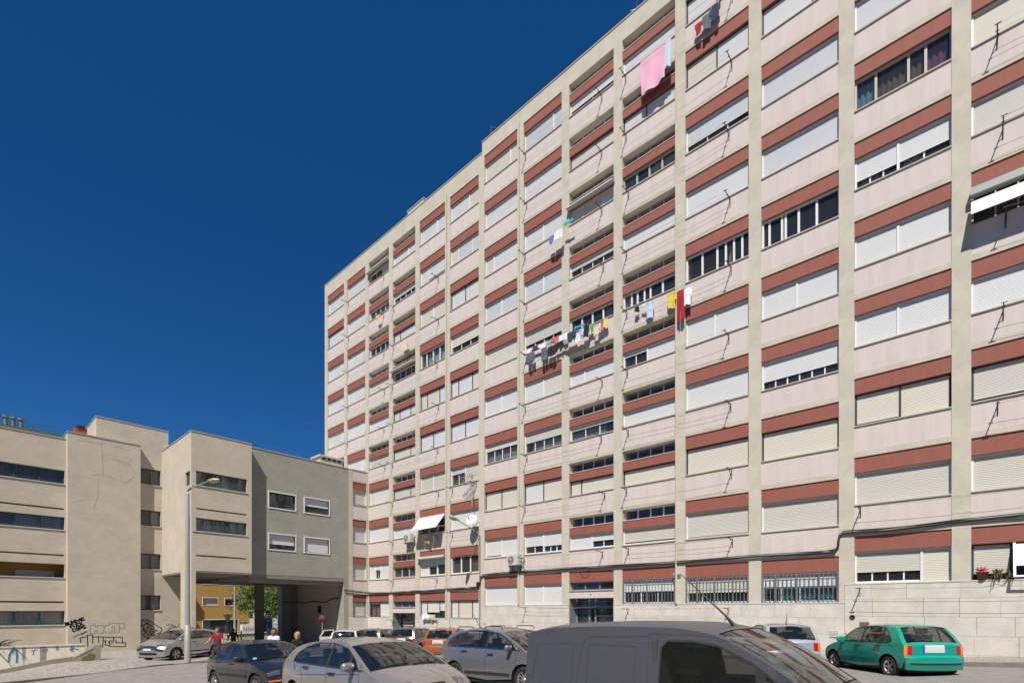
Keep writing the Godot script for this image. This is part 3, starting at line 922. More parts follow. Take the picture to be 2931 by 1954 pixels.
func corner_buildings():
	var b := thing("beige_building", Vector3(-40, -1.1, -6), "beige plastered building with a blank tower wall and ribbon windows, graffiti at its foot", "building")
	var o := b.position
	var fx := func(x: float) -> Transform3D: return Transform3D(Basis(Vector3.UP, PI / 2), Vector3(x, 0, 0) - o)
	# left wing with four ribbons of windows
	var strips := [Rect2(-2.6, 9.43, 7.53, 0.8), Rect2(-2.6, 6.72, 7.53, 0.75), Rect2(-2.6, 3.9, 7.53, 0.8), Rect2(-2.6, 1.12, 7.53, 0.82)]
	var holes := strips.duplicate()
	for y in [7.92, 5.19, 2.43]:
		holes.append(Rect2(-2.6, y - 0.02, 7.5, 0.09))
	facing_x(b, "wing_wall", wall_mesh(-4.0, 5.0, -1.6, 12.1, holes, 0.3), M.beige, -40.3)
	opening(b, fx.call(-40.3), strips[0], 7, M.frame_green, 0.16, 0, null, "s-nsnn-")
	opening(b, fx.call(-40.3), strips[1], 7, M.frame_green, 0.16, 0, null, "w-s-nss")
	opening(b, fx.call(-40.3), strips[3], 7, M.frame_green, 0.16, 0, null, "wwwwwww")
	# the third ribbon is an open loggia with a yellow back wall
	slab(b, "loggia_wall", M.yellow_wall, Vector3(-42.0, 3.3, -5.0) - o, Vector3(-41.6, 5.15, 4.0) - o)
	slab(b, "loggia_screen", M.shutter_grey, Vector3(-41.59, 3.7, -4.6) - o, Vector3(-41.5, 4.32, -2.9) - o)
	for y in strips:
		var r: Rect2 = y
		slab(b, "window_sill", M.marble_grey, Vector3(-40.35, r.position.y - 0.05, -4.93) - o, Vector3(-40.26, r.position.y - 0.004, 2.6) - o)
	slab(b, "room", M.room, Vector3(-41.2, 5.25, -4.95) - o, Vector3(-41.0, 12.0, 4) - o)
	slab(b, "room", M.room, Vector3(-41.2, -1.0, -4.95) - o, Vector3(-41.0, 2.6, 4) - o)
	slab(b, "floor_slab", M.beige, Vector3(-42.0, 2.5, -4.99) - o, Vector3(-40.61, 2.9, 4) - o)
	slab(b, "floor_slab", M.beige, Vector3(-42.0, 5.2, -4.99) - o, Vector3(-40.61, 5.6, 4) - o)
	slab(b, "wing_body", M.beige, Vector3(-48, -1.5, -4.995) - o, Vector3(-42.01, 12.05, 4) - o)
	slab(b, "roof", M.roof_green, Vector3(-47.8, 12.06, -4.8) - o, Vector3(-40.75, 12.42, 4) - o)
	slab(b, "coping", M.sill, Vector3(-40.62, 12.1, -5.0) - o, Vector3(-40.27, 12.15, 4) - o)
	# stair tower
	slab(b, "stair_tower", M.beige, Vector3(-44, -1.5, -8.55) - o, Vector3(-39.72, 12.42, -5.0) - o)
	slab(b, "coping", M.awning_grey, Vector3(-44, 12.42, -8.57) - o, Vector3(-39.69, 12.47, -4.97) - o)
	for k in 3:
		slab(b, "skirting_stone", M.marble, Vector3(-39.74, -1.3, -8.55 + k * 1.183 + 0.005) - o, Vector3(-39.695, -0.56, -8.55 + (k + 1) * 1.183 - 0.005) - o)
	var cr := mb()
	strokes(cr, SPRAY.CRACK, 0.02, 0.002)
	facing_x(b, "wall_crack", done(cr), M.crack, -39.72)
	var gr := mb()
	strokes(gr, SPRAY.HUT, 0.05, 0.003)
	strokes(gr, SPRAY.under, 0.04, 0.003)
	letters(gr, [["BUNDAE", 4.93, 1.08, 0.17, 0.36], ["FUCK", 5.16, 0.92, 0.17, 0.36], ["COPS", 5.25, 0.70, 0.18, 0.36]], 0.003)
	facing_x(b, "graffiti", done(gr), M.spray_black, -39.72)
	gr = mb()
	strokes(gr, SPRAY.HNT, 0.03, 0.003)
	facing_x(b, "graffiti", done(gr), M.spray_teal, -39.72)
	# recess with one window per floor
	var rw := [Rect2(8.62, 10.12, 1.12, 1.02), Rect2(8.62, 7.45, 1.12, 1.01), Rect2(8.62, 4.65, 1.12, 1.0), Rect2(8.62, 2.0, 1.12, 0.95)]
	facing_x(b, "recess_wall", wall_mesh(8.54, 9.83, -1.6, 12.4, rw, 0.25), M.beige, -40.14)
	for k in 4:
		opening(b, fx.call(-40.14), rw[k], 2, M.frame_dark, 0.12, 0, null, ["-s", "-w", "ss", "sw"][k])
		slab(b, "window_sill", M.marble_grey, Vector3(-40.2, rw[k].position.y - 0.05, -9.78) - o, Vector3(-40.09, rw[k].position.y - 0.003, -8.58) - o)
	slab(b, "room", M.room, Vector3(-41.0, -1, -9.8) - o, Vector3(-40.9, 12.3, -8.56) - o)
	slab(b, "roof_core", M.beige, Vector3(-44.4, 12.4, -10.18) - o, Vector3(-40.14, 13.8, -6.39) - o)
	slab(b, "coping", M.awning_grey, Vector3(-44.4, 13.8, -10.2) - o, Vector3(-40.11, 13.85, -6.36) - o)
	gr = mb()
	strokes(gr, SPRAY.TAG, 0.05, 0.003)
	strokes(gr, SPRAY.BC, 0.035, 0.003)
	facing_x(b, "graffiti", done(gr), M.spray_black, -40.14)
	# block that stands forward on a pier, corner windows
	var bw := [Rect2(9.95, 9.32, 2.95, 0.84), Rect2(9.95, 6.64, 2.95, 0.77)]
	var bh := bw.duplicate()
	for y in [7.92, 5.17]:
		bh.append(Rect2(10.02, y - 0.02, 2.86, 0.085))
	facing_x(b, "block_wall", wall_mesh(9.823, 13.2, 4.3, 12.418, bh, 0.25), M.beige, -34.2)
	for k in 2:
		opening(b, fx.call(-34.2), bw[k], 6, M.frame_green, 0.1, 0, null, ["w-sw-s", "wwsnws"][k])
		slab(b, "window_sill", M.marble_grey, Vector3(-34.24, bw[k].position.y - 0.05, -12.95) - o, Vector3(-34.16, bw[k].position.y - 0.003, -9.85) - o)
	var side := Transform3D(Basis.IDENTITY, Vector3(0, 0, -9.82) - o)
	var sw := [Rect2(-35.3, 9.32, 0.95, 0.84), Rect2(-35.3, 6.64, 0.95, 0.77)]
	var sm := put(b, "block_wall", wall_mesh(-40.14, -34.203, 4.3, 12.42, sw, 0.25), M.beige)
	sm.transform = side
	for k in 2:
		opening(b, side, sw[k], 1, M.frame_green, 0.1)
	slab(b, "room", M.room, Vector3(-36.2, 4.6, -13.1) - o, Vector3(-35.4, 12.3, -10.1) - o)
	slab(b, "coping", M.awning_grey, Vector3(-40.1, 12.42, -13.2) - o, Vector3(-34.17, 12.47, -9.79) - o)
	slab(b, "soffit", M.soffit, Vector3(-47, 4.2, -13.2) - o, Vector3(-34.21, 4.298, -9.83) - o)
	slab(b, "pier", M.beige, Vector3(-36.2, -1.5, -10.06) - o, Vector3(-34.2, 4.3, -9.82) - o)
	slab(b, "inner_wall", M.beige, Vector3(-41.4, -1.5, -11.35) - o, Vector3(-40.14, 4.3, -9.832) - o)
	# chimney and vents on the roof
	slab(b, "chimney", M.roof_red, Vector3(-42.3, 12.4, -6.2) - o, Vector3(-41.8, 13.35, -5.6) - o)
	slab(b, "chimney_cap", M.black, Vector3(-42.35, 13.35, -6.1) - o, Vector3(-41.75, 13.5, -5.7) - o)
	for k in 5:
		var st := mb()
		tube(st, [Vector3(0, 0, 0), Vector3(0, 0.95 if k else 1.4, 0)], 0.10 if k else 0.17, 8)
		tube(st, [Vector3(0, 0.98 if k else 1.43, 0), Vector3(0, 1.08 if k else 1.6, 0)], 0.16 if k else 0.26, 8)
		put(b, "roof_vent", done(st), M.pipe if k else M.cream, Vector3(-43.0, 12.42, -1.9 - k * 0.34) - o)
	var ra := mb()
	tube(ra, [Vector3(-41.0, 12.9, 3.0) - o, Vector3(-41.0, 12.9, -4.7) - o], 0.02, 5)
	tube(ra, [Vector3(-41.0, 12.65, 3.0) - o, Vector3(-41.0, 12.65, -4.7) - o], 0.015, 5)
	for k in 8:
		tube(ra, [Vector3(-41.0, 12.1, 2.9 - k * 1.08) - o, Vector3(-41.0, 12.9, 2.9 - k * 1.08) - o], 0.018, 5)
	put(b, "roof_railing", done(ra), M.roof_green)

	# grey house that bridges the passage
	var g := thing("bridge_building", Vector3(-34.77, -1.1, -16.5), "grey plastered house bridging the passage, four white framed windows", "building")
	o = g.position
	var fg := func(x: float) -> Transform3D: return Transform3D(Basis(Vector3.UP, PI / 2), Vector3(x, 0, 0) - o)
	var gw := [Rect2(14.5, 8.75, 1.76, 1.0), Rect2(16.92, 8.75, 1.80, 1.0), Rect2(14.5, 6.0, 1.76, 1.0), Rect2(16.92, 6.0, 1.80, 1.0)]
	facing_x(g, "front_wall", wall_mesh(13.2, 20.26, 4.3, 12.4, gw, 0.3), M.grey_wall, -34.77)
	for k in 4:
		surround(g, fg.call(-34.77), gw[k], M.frame_white)
		opening(g, fg.call(-34.77), gw[k], 3 if k == 0 else 4, M.frame_green, 0.14, [0.0, 0.56, 0.68, 1.0][k], M.shutter_white, ["s-s", "-n-n", "----", "----"][k])
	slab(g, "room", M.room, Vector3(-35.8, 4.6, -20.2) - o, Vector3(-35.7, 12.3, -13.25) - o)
	slab(g, "house_body", M.grey_wall, Vector3(-46, 4.34, -20.24) - o, Vector3(-35.82, 12.36, -13.22) - o)
	slab(g, "coping", M.awning_grey, Vector3(-46, 12.4, -20.26) - o, Vector3(-34.74, 12.45, -13.21) - o)
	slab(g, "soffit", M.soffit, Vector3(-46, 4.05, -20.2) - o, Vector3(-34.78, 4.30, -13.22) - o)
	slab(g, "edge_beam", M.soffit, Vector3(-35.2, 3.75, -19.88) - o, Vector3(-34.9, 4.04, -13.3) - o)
	slab(g, "pier", M.grey_wall, Vector3(-35.6, -1.5, -20.26) - o, Vector3(-34.772, 4.3, -19.9) - o)
	slab(g, "passage_wall", M.beige, Vector3(-46, -1.5, -20.25) - o, Vector3(-35.61, 4.04, -19.93) - o)
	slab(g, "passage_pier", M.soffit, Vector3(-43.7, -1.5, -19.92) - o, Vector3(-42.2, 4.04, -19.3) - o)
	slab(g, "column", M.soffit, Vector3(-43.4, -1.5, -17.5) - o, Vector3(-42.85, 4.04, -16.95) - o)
	slab(g, "meter_box", M.black, Vector3(-38.6, 1.75, -19.92) - o, Vector3(-38.2, 2.35, -19.82) - o)
	var pc := mb()
	var pts := []
	for k in 14:
		pts.append(Vector3(-43.6 + k * 0.62, 2.62 + 0.05 * sin(k * 1.1) + (0.2 if k > 10 else 0.0), -19.88 if k > 2 else -19.27) - o)
	tube(pc, pts, 0.04, 5)
	put(g, "wall_cable", done(pc), M.cable)
	var vt := mb()
	bx(vt, Vector3(-37.2, 12.4, -20.5) - o, Vector3(-36.0, 13.05, -18.7) - o)
	bx(vt, Vector3(-37.3, 13.25, -20.6) - o, Vector3(-35.9, 13.36, -18.6) - o)
	for k in 5:
		bx(vt, Vector3(-37.2, 13.05, -20.5 + k * 0.41) - o, Vector3(-36.0, 13.25, -20.38 + k * 0.41) - o)
	put(g, "ventilation_stack", done(vt), M.cream)

# ---------------------------------------------------------------- what shows through the passage
func beyond_passage():
	var y := thing("yellow_building", Vector3(-72, -1.3, -20), "ochre yellow building with white framed shuttered windows seen through the passage", "building")
	var o := y.position
	var fx := Transform3D(Basis(Vector3.UP, PI / 2), Vector3(-72, 0, 0) - o)
	var w := []
	for fl in 4:
		for c in 5:
			w.append(Rect2(14.33 + c * 2.54, 2.56 + fl * 2.66, 1.7, 0.93))
	w = w.filter(func(r): return r.end.x < 27.3)
	var shop := Rect2(21.95, -1.05, 4.1, 1.8)
	var holes := w.duplicate()
	holes.append(shop)
	facing_x(y, "wall", wall_mesh(6, 27.47, -1.6, 13.0, holes, 0.35), M.yellow_wall, -72)
	for k in w.size():
		surround(y, fx, w[k], M.frame_white)
		opening(y, fx, w[k], 2, M.frame_alu, 0.25, 1.0 if k % 7 != 4 else 0.25, M.shutter_slat)
	surround(y, fx, shop, M.frame_white)
	opening(y, fx, shop, 4, M.frame_dark, 0.22, 0, null, "g---", "shop_window")
	slab(y, "room", M.room, Vector3(-73.4, -1.2, -27.4) - o, Vector3(-73.2, 12.5, -6.2) - o)
	slab(y, "body", M.yellow_wall, Vector3(-84, -1.6, -27.46) - o, Vector3(-73.45, 12.9, -6) - o)
	slab(y, "body", M.yellow_wall, Vector3(-73.45, -1.6, -27.46) - o, Vector3(-72.36, 12.9, -27.2) - o)
	slab(y, "coping", M.sill, Vector3(-84, 12.95, -27.5) - o, Vector3(-71.9, 13.05, -6) - o)
	for k in 2:
		slab(y, "balcony", M.yellow_wall, Vector3(-71.99, 0.4 + k * 2.66, -20.55) - o, Vector3(-71.2, 1.6 + k * 2.66, -18.0) - o)
	var gs := mb()
	for k in 3:
		letters(gs, [["SOE", 26.3, 0.0 - k * 0.01, 0.35, 0.0]], 0.004)
	facing_x(y, "graffiti", done(gs), M.spray_teal, -72)
	# cabinet, lamp post, sign, bollards
	var cb := thing("utility_cabinet", Vector3(-69.6, land(-69.6, -26), -25.9), "white electrical cabinet with scribbles standing beside the yellow building", "cabinet")
	slab(cb, "body", M.white_plastic, Vector3(-0.3, 0, -1.25), Vector3(0.3, 1.25, 0.35))
	slab(cb, "door", M.white_plastic, Vector3(0.3, 0.1, -1.2), Vector3(0.33, 1.17, -0.47))
	slab(cb, "door", M.white_plastic, Vector3(0.3, 0.1, -0.43), Vector3(0.33, 1.17, 0.3))
	var sc := mb()
	for k in 9:
		ribbon(sc, [Vector2(-0.2 + k * 0.14, 0.4 + 0.2 * sin(k * 2.0)), Vector2(-0.1 + k * 0.14, 0.75 + 0.15 * cos(k * 3.1)), Vector2(-0.06 + k * 0.14, 0.5)], 0.035, 0.0, 0.0)
	put(cb, "scribble", done(sc), M.spray_black, Vector3(0.336, 0, 0), Vector3(0, PI / 2, 0))
	var lp := thing("street_lamp", Vector3(-59.95, land(-59.95, -21.4), -21.38), "slim pale lamp post in front of the yellow building beyond the passage", "street lamp")
	var st := mb()
	tube(st, [Vector3.ZERO, Vector3(0, 4, 0), Vector3(0, 9, 0)], [0.13, 0.11, 0.07], 10)
	put(lp, "post", done(st), M.galvanised)
	st = mb()
	tube(st, [Vector3(0, 9, 0), Vector3(0.2, 9.3, 0), Vector3(1.2, 9.5, 0)], 0.04, 6)
	put(lp, "arm", done(st), M.galvanised)
	var sg := thing("yield_sign", Vector3(-54.0, land(-54, -18.4), -18.6), "triangular road sign seen from behind on a thin post in the passage", "road sign")
	st = mb()
	tube(st, [Vector3.ZERO, Vector3(0, 2.6, 0)], 0.035, 7)
	put(sg, "post", done(st), M.iron)
	st = mb()
	prism(st, PackedVector2Array([Vector2(-0.45, 2.55), Vector2(0.45, 2.55), Vector2(0.05, 1.8), Vector2(-0.05, 1.8)]), -0.06, -0.04)
	put(sg, "plate", done(st), M.iron, Vector3.ZERO, Vector3(0, deg_to_rad(48), 0))
	for k in 5:
		var bp := Vector3(-54.4 + k * 0.2, 0, -20.0 - k * 1.25)
		bp.y = land(bp.x, bp.z)
		var bo := thing("bollard", bp, ["dark bollard beside the sign post in the passage, first of five", "second dark bollard from the sign post in the passage", "middle dark bollard of the row seen through the passage", "fourth dark bollard from the sign post in the passage", "dark bollard at the column end of the row in the passage"][k], "bollard", "bollards across the passage")
		st = mb()
		lathe(st, [Vector2(0.0, 0), Vector2(0.07, 0), Vector2(0.065, 0.75), Vector2(0.085, 0.78), Vector2(0.085, 0.86), Vector2(0.05, 0.93), Vector2(0, 0.95)], 10)
		put(bo, "post", done(st), M.iron)
	# lawn, path and what lies behind
	sheet("path", M.setts, [Vector2(-57.0, -10), Vector2(-71.9, -10), Vector2(-71.9, -50), Vector2(-57.0, -50)], 0.10, 0.1)
	sheet("lawn", M.grass, [Vector2(-58.5, -20.5), Vector2(-65.0, -23.5), Vector2(-70.5, -45), Vector2(-62.5, -45)], 0.115, 0.0)
	var gp := grass_tufts()
	tag(gp, "short green grass on the lawn strip beyond the passage", "grass", "", "stuff")
	var far := thing("pale_building", Vector3(-112, -2.2, -52), "pale building with grey windows far behind the trees", "building")
	o = far.position
	var fw := []
	for c in 6:
		for fl in 3:
			fw.append(Rect2(36 + c * 5.0, 0.2 + fl * 3.0, 2.6, 1.5))
	facing_x(far, "wall", wall_mesh(30, 70, -2.6, 12, fw, 0.3), M.white_wall, -112)
	for r in fw:
		opening(far, Transform3D(Basis(Vector3.UP, PI / 2), Vector3(-112, 0, 0) - o), r, 2, M.frame_alu, 0.2)
	slab(far, "body", M.interior, Vector3(-125, -2.5, -70) - o, Vector3(-112.6, 11.8, -30) - o)
	var hd := thing("railing", Vector3(-84, land(-84, -33), -33), "dark blue railing behind the trees beyond the passage", "railing")
	for k in 9:
		st = mb()
		for j in 8:
			tube(st, [Vector3(0, 0, -k * 2.0 - j * 0.25 + 2), Vector3(0, 1.0, -k * 2.0 - j * 0.25 + 2)], 0.02, 4)
		bx(st, Vector3(-0.02, 0.95, -k * 2.0 + 0.1), Vector3(0.02, 1.02, -k * 2.0 + 2.0))
		put(hd, "panel", done(st), M.navy_cloth)
	var ki := thing("blue_kiosk", Vector3(-80, land(-80, -32.5), -33.2), "small blue kiosk standing between the tree trunks beyond the passage", "kiosk")
	slab(ki, "body", M.teal_cloth, Vector3(-0.5, 0, -0.5), Vector3(0.5, 2.0, 0.5))
	slab(ki, "roof", M.white_plastic, Vector3(-0.55, 2.0, -0.55), Vector3(0.55, 2.15, 0.55))
	slab(ki, "door", M.blue_cloth, Vector3(0.5, 0.05, -0.35), Vector3(0.52, 1.8, 0.35))
	tree(Vector3(-62.5, land(-62.5, -26.0), -26.0), 8.6, 3.5, 1, "leafy bright green tree on the lawn beside the yellow building")
	tree(Vector3(-61.5, land(-61.5, -30.5), -30.5), 8.8, 3.6, 2, "leafy green tree beyond the passage, right of the column")
	tree(Vector3(-78.0, land(-78, -41.0), -41.0), 9.0, 4.4, 3, "darker tree farthest back beyond the passage")

func grass_tufts() -> MultiMeshInstance3D:
	var st := mb()
	for k in 5:
		var a := k * 1.3
		var d := Vector3(cos(a), 0, sin(a))
		var s := Vector3(-d.z, 0, d.x) * 0.012
		tri(st, d * 0.02 - s, d * 0.02 + s, d * 0.07 + Vector3(0, 0.11, 0))
	var mm := MultiMesh.new()
	mm.transform_format = MultiMesh.TRANSFORM_3D
	mm.mesh = done(st)
	mm.instance_count = 5000
	var r := RandomNumberGenerator.new()
	r.seed = 4
	for i in 5000:
		var t := r.randf()
		var c := Vector2(lerpf(-61.75, -66.5, t), lerpf(-22.0, -45.0, t)) + Vector2(r.randf_range(-3.2, 3.2), 0)
		mm.set_instance_transform(i, Transform3D(Basis(Vector3.UP, r.randf() * TAU).scaled(Vector3.ONE * r.randf_range(0.8, 1.5)), Vector3(c.x, land(c.x, c.y) + 0.115, c.y)))
	var o := MultiMeshInstance3D.new()
	o.name = numbered("lawn_grass")
	o.multimesh = mm
	o.material_override = M.grass
	add_child(o)
	return o

func tree(at: Vector3, h: float, r: float, seed_: int, label: String):
	var t := thing("tree", at, label, "tree", "trees beyond the passage")
	var rn := RandomNumberGenerator.new()
	rn.seed = 100 + seed_
	var st := mb()
	var fork := Vector3(rn.randf_range(-0.2, 0.2), h * 0.30, rn.randf_range(-0.2, 0.2))
	tube(st, [Vector3(0, -0.1, 0), Vector3(0.05, h * 0.15, 0), fork], [0.22, 0.17, 0.14], 8)
	var tips := []
	for k in 9:
		var a := TAU * k / 9.0 + rn.randf_range(-0.3, 0.3)
		var up := rn.randf_range(0.15, 0.95)
		var e := Vector3(cos(a) * r * (1.0 - up * 0.5) * 0.75, h * (0.26 + 0.58 * up), sin(a) * r * (1.0 - up * 0.5) * 0.75)
		var mid := fork.lerp(e, 0.5) + Vector3(0, 0.25, 0)
		tube(st, [fork, mid, e], [0.09, 0.055, 0.02], 6)
		for j in 3:
			var q := mid.lerp(e, 0.3 + 0.35 * j)
			var s := q + Vector3(rn.randf_range(-1, 1), rn.randf_range(-0.3, 0.6), rn.randf_range(-1, 1)) * r * 0.33
			tube(st, [q, s], [0.03, 0.01], 4)
			tips.append(s)
		tips.append(e)
	put(t, "trunk", done(st), M.bark)
	# leaf clumps round the twig ends, each a spray of small folded blades
	var lf := mb()
	for tip in tips:
		for c in 7:
			var cc: Vector3 = tip + Vector3(rn.randfn(), rn.randfn() * 0.6, rn.randfn()) * r * 0.15
			var cr := r * rn.randf_range(0.10, 0.19)
			var shade := rn.randf_range(0.7, 1.25)
			for l in 46:
				var d := Vector3(rn.randfn(), rn.randfn() * 0.7, rn.randfn()) * cr
				var p := cc + d
				var n := (d.normalized() + Vector3(rn.randfn(), rn.randfn() + 0.8, rn.randfn()) * 0.6).normalized()
				var s := n.cross(Vector3(rn.randfn(), rn.randfn(), rn.randfn())).normalized()
				var u := s.cross(n)
				var sz := rn.randf_range(0.14, 0.26)
				lf.set_color(Color(0.085 * shade * rn.randf_range(0.8, 1.3), 0.150 * shade, 0.022 * shade))
				quad(lf, p - s * sz * 0.5, p + u * sz * 0.35 + n * sz * 0.1, p + s * sz * 0.5, p - u * sz * 0.35 + n * sz * 0.1)
	if not M.has("leaves"):
		var m := mat("leaves", Color(1, 1, 1), 0.7)
		m.vertex_color_use_as_albedo = true
		m.backlight_enabled = true
		m.backlight = Color(0.25, 0.36, 0.06)
		m.cull_mode = BaseMaterial3D.CULL_DISABLED
	put(t, "crown", done(lf), M.leaves)

# ---------------------------------------------------------------- things in the street
func street_things():
	# rendered garden wall with a coping that runs to the tower, kerb and ramp cheek
	var a := Vector2(-29.4, -1.63)
	var dir := (Vector2(-29.08, -4.35) - a).normalized()
	var w := thing("garden_wall", Vector3(a.x, 0, a.y), "low stained white garden wall with blue spray marks at the left edge", "wall")
	w.rotation.y = -atan2(dir.y, dir.x)
	# in the wall's own frame x runs away from the eye and the street side faces +z
	var st := mb()
	prism(st, PackedVector2Array([Vector2(-7, -1.2), Vector2(2.62, -1.3), Vector2(2.62, 0.46), Vector2(-7, 0.46)]), -0.22, 0.0)
	put(w, "wall", done(st), M.white_wall)
	st = mb()
	prism(st, PackedVector2Array([Vector2(-7, 0.462), Vector2(2.64, 0.462), Vector2(2.64, 0.51), Vector2(-7, 0.51)]), -0.25, 0.03)
	put(w, "coping", done(st), M.marble_grey)
	st = mb()
	strokes(st, SPRAY.WALL.slice(0, 1), 0.075, 0.0)
	strokes(st, SPRAY.WALL.slice(1), 0.035, 0.0)
	put(w, "graffiti", done(st), M.spray_blue, Vector3(0, 0, 0.005))
	for s in [[0.68, 0.46, 0.10, 0.75], [1.27, 0.46, 0.20, 0.95], [1.72, 0.46, 0.10, 0.22], [0.36, 0.46, 0.08, 0.35], [2.2, 0.46, 0.1, 0.3], [-0.4, 0.46, 0.12, 0.6]]:
		# dirt that has run down from the coping, with ragged edges
		st = mb()
		var n := 9
		var rows := [[], []]
		for k in n + 1:
			var x: float = s[0] + (float(k) / n - 0.5) * s[2]
			rows[0].append(Vector3(x, s[1], 0))
			rows[1].append(Vector3(x + 0.02 * sin(k * 7.0), s[1] - s[3] * (0.45 + 0.55 * absf(sin(k * 2.3 + s[0]))), 0))
		grid(st, rows)
		put(w, "dirt_run", done(st), M.weathered, Vector3(0, 0, 0.003))
	var kb := mb()
	var edge := []
	for k in 15:
		var x := -4.0 + 6.6 * k / 14.0
		var p := a + dir * x
		edge.append(Vector3(x, land(p.x, p.y) + 0.29, 0.05 + 0.14 * smoothstep(0.5, 2.6, x)))
	for k in 14:
		var p: Vector3 = edge[k]
		var q: Vector3 = edge[k + 1]
		quad(kb, p, q, q + Vector3(0, -0.45, 0.03), p + Vector3(0, -0.45, 0.03))
		quad(kb, p, q, Vector3(q.x, q.y + 0.02, 0.0), Vector3(p.x, p.y + 0.02, 0.0))
	put(w, "footing", done(kb), M.kerb)
	var e2 := a + dir * 2.15
	var rc := thing("ramp_wall", Vector3(e2.x + 0.3, land(e2.x, e2.y) + 0.12, e2.y), "mossy sloping end wall of the ramp beside the garden wall", "wall")
	rc.rotation.y = w.rotation.y
	st = mb()
	prism(st, PackedVector2Array([Vector2(0, -0.3), Vector2(0.98, -0.3), Vector2(0.98, 0.72), Vector2(0, 0.12)]), -0.09, 0.0)
	put(rc, "wall", done(st), M.weathered)
	st = mb()
	prism(st, PackedVector2Array([Vector2(0.3, -0.02), Vector2(0.75, 0.0), Vector2(0.8, 0.22), Vector2(0.62, 0.33), Vector2(0.48, 0.2), Vector2(0.36, 0.16)]), 0.001, 0.004)
	put(rc, "moss_patch", done(st), M.moss)
	st = mb()
	prism(st, PackedVector2Array([Vector2(0.05, 0.10), Vector2(0.4, 0.27), Vector2(0.7, 0.44), Vector2(0.78, 0.56), Vector2(0.35, 0.31)]), 0.001, 0.0035)
	put(rc, "dirt_patch", done(st), M.grime)
	# street lamp at the kerb
	var lp := thing("street_lamp", Vector3(-28.3, land(-28.3, -7.97) + 0.1, -7.97), "tall concrete and steel street lamp at the kerb by the silver car", "street lamp")
	st = mb()
	lathe(st, [Vector2(0.15, 0), Vector2(0.145, 0.05), Vector2(0.135, 1.8), Vector2(0.118, 1.82)], 18)
	put(lp, "base_sleeve", done(st), M.galvanised)
	st = mb()
	tube(st, [Vector3(0, 1.8, 0), Vector3(0, 5, 0), Vector3(0, 8.1, 0), Vector3(0.05, 8.3, -0.02), Vector3(0.2, 8.4, -0.09)], [0.118, 0.098, 0.078, 0.07, 0.06], 16)
	put(lp, "post", done(st), M.galvanised)
	st = mb()
	tube(st, [Vector3(0.15, 8.38, -0.07), Vector3(1.15, 8.60, -0.51)], 0.035, 8)
	put(lp, "arm", done(st), M.galvanised)
	lamp_head(lp, Vector3(1.1, 8.60, -0.49), Vector3(0.9, 0.06, -0.4).normalized())
	# round sign in front of the passage
	var ns := thing("round_sign", Vector3(-34.75, land(-34.75, -18.2), -18.2), "faded round no parking sign on a thin post before the passage", "road sign")
	st = mb()
	tube(st, [Vector3.ZERO, Vector3(0, 2.35, 0)], 0.03, 8)
	put(ns, "post", done(st), M.galvanised)
	for r in [[0.215, 0.0, "red_cloth"], [0.165, 0.006, "navy_cloth"]]:
		st = mb()
		lathe(st, [Vector2(0, 0), Vector2(r[0], 0), Vector2(r[0], 0.006), Vector2(0, 0.006)], 24, Vector3(0.85, 0, 0.53).normalized(), Vector3(0.03, 2.08, 0.02) + Vector3(0.85, 0, 0.53) * r[1])
		put(ns, "plate", done(st), M[r[2]])
	st = mb()
	bx(st, Vector3(-0.16, -0.03, 0), Vector3(0.16, 0.03, 0.004))
	put(ns, "plate_bar", done(st), M.red_cloth, Vector3(0.03, 2.08, 0.02) + Vector3(0.85, 0, 0.53) * 0.016, Vector3(0, atan2(0.85, 0.53), deg_to_rad(-45)))
	# spiky plant that hangs over the garden wall
	var pl := thing("aloe_plant", Vector3(-29.75, 0.42, -1.55), "green aloe like plant leaning over the garden wall at the left edge", "plant")
	var rn := RandomNumberGenerator.new()
	rn.seed = 9
	for k in 22:
		st = mb()
		var ang := rn.randf() * TAU
		var d := Vector3(cos(ang), rn.randf_range(0.2, 1.4), sin(ang)).normalized()
		var s := d.cross(Vector3.UP).normalized()
		var ln := rn.randf_range(0.35, 0.85)
		var prev := Vector3(rn.randf_range(-0.15, 0.15), rn.randf_range(-0.1, 0.25), rn.randf_range(-0.15, 0.15))
		var pts := [prev]
		var rad := [0.05]
		for j in 5:
			d = (d + Vector3(0, -0.18, 0)).normalized()
			prev += d * ln / 5
			pts.append(prev)
			rad.append(0.055 * (1.0 - (j + 1) / 5.5))
		tube(st, pts, rad, 5)
		put(pl, "leaf", done(st), M.aloe)
	# the street's other side, behind the eye: mirrored by the cars
	var yb := thing("yellow_terrace", Vector3(-10, 0, 19), "long ochre yellow building across the street, behind the viewer", "building")
	var holes := []
	for c in 18:
		for fl in 4:
			holes.append(Rect2(-28 + c * 3.2, 2.4 + fl * 2.8, 1.7, 1.1))
	put(yb, "wall", wall_mesh(-30, 30, -1.5, 13.2, holes, 0.3), M.yellow_wall, Vector3.ZERO, Vector3(0, PI, 0))
	for r in holes:
		opening(yb, Transform3D(Basis(Vector3.UP, PI), Vector3.ZERO), r, 2, M.frame_white, 0.2, 0.6, M.shutter_white)
	slab(yb, "body", M.yellow_wall, Vector3(-30, -1.5, 1.2), Vector3(30, 13.1, 10))

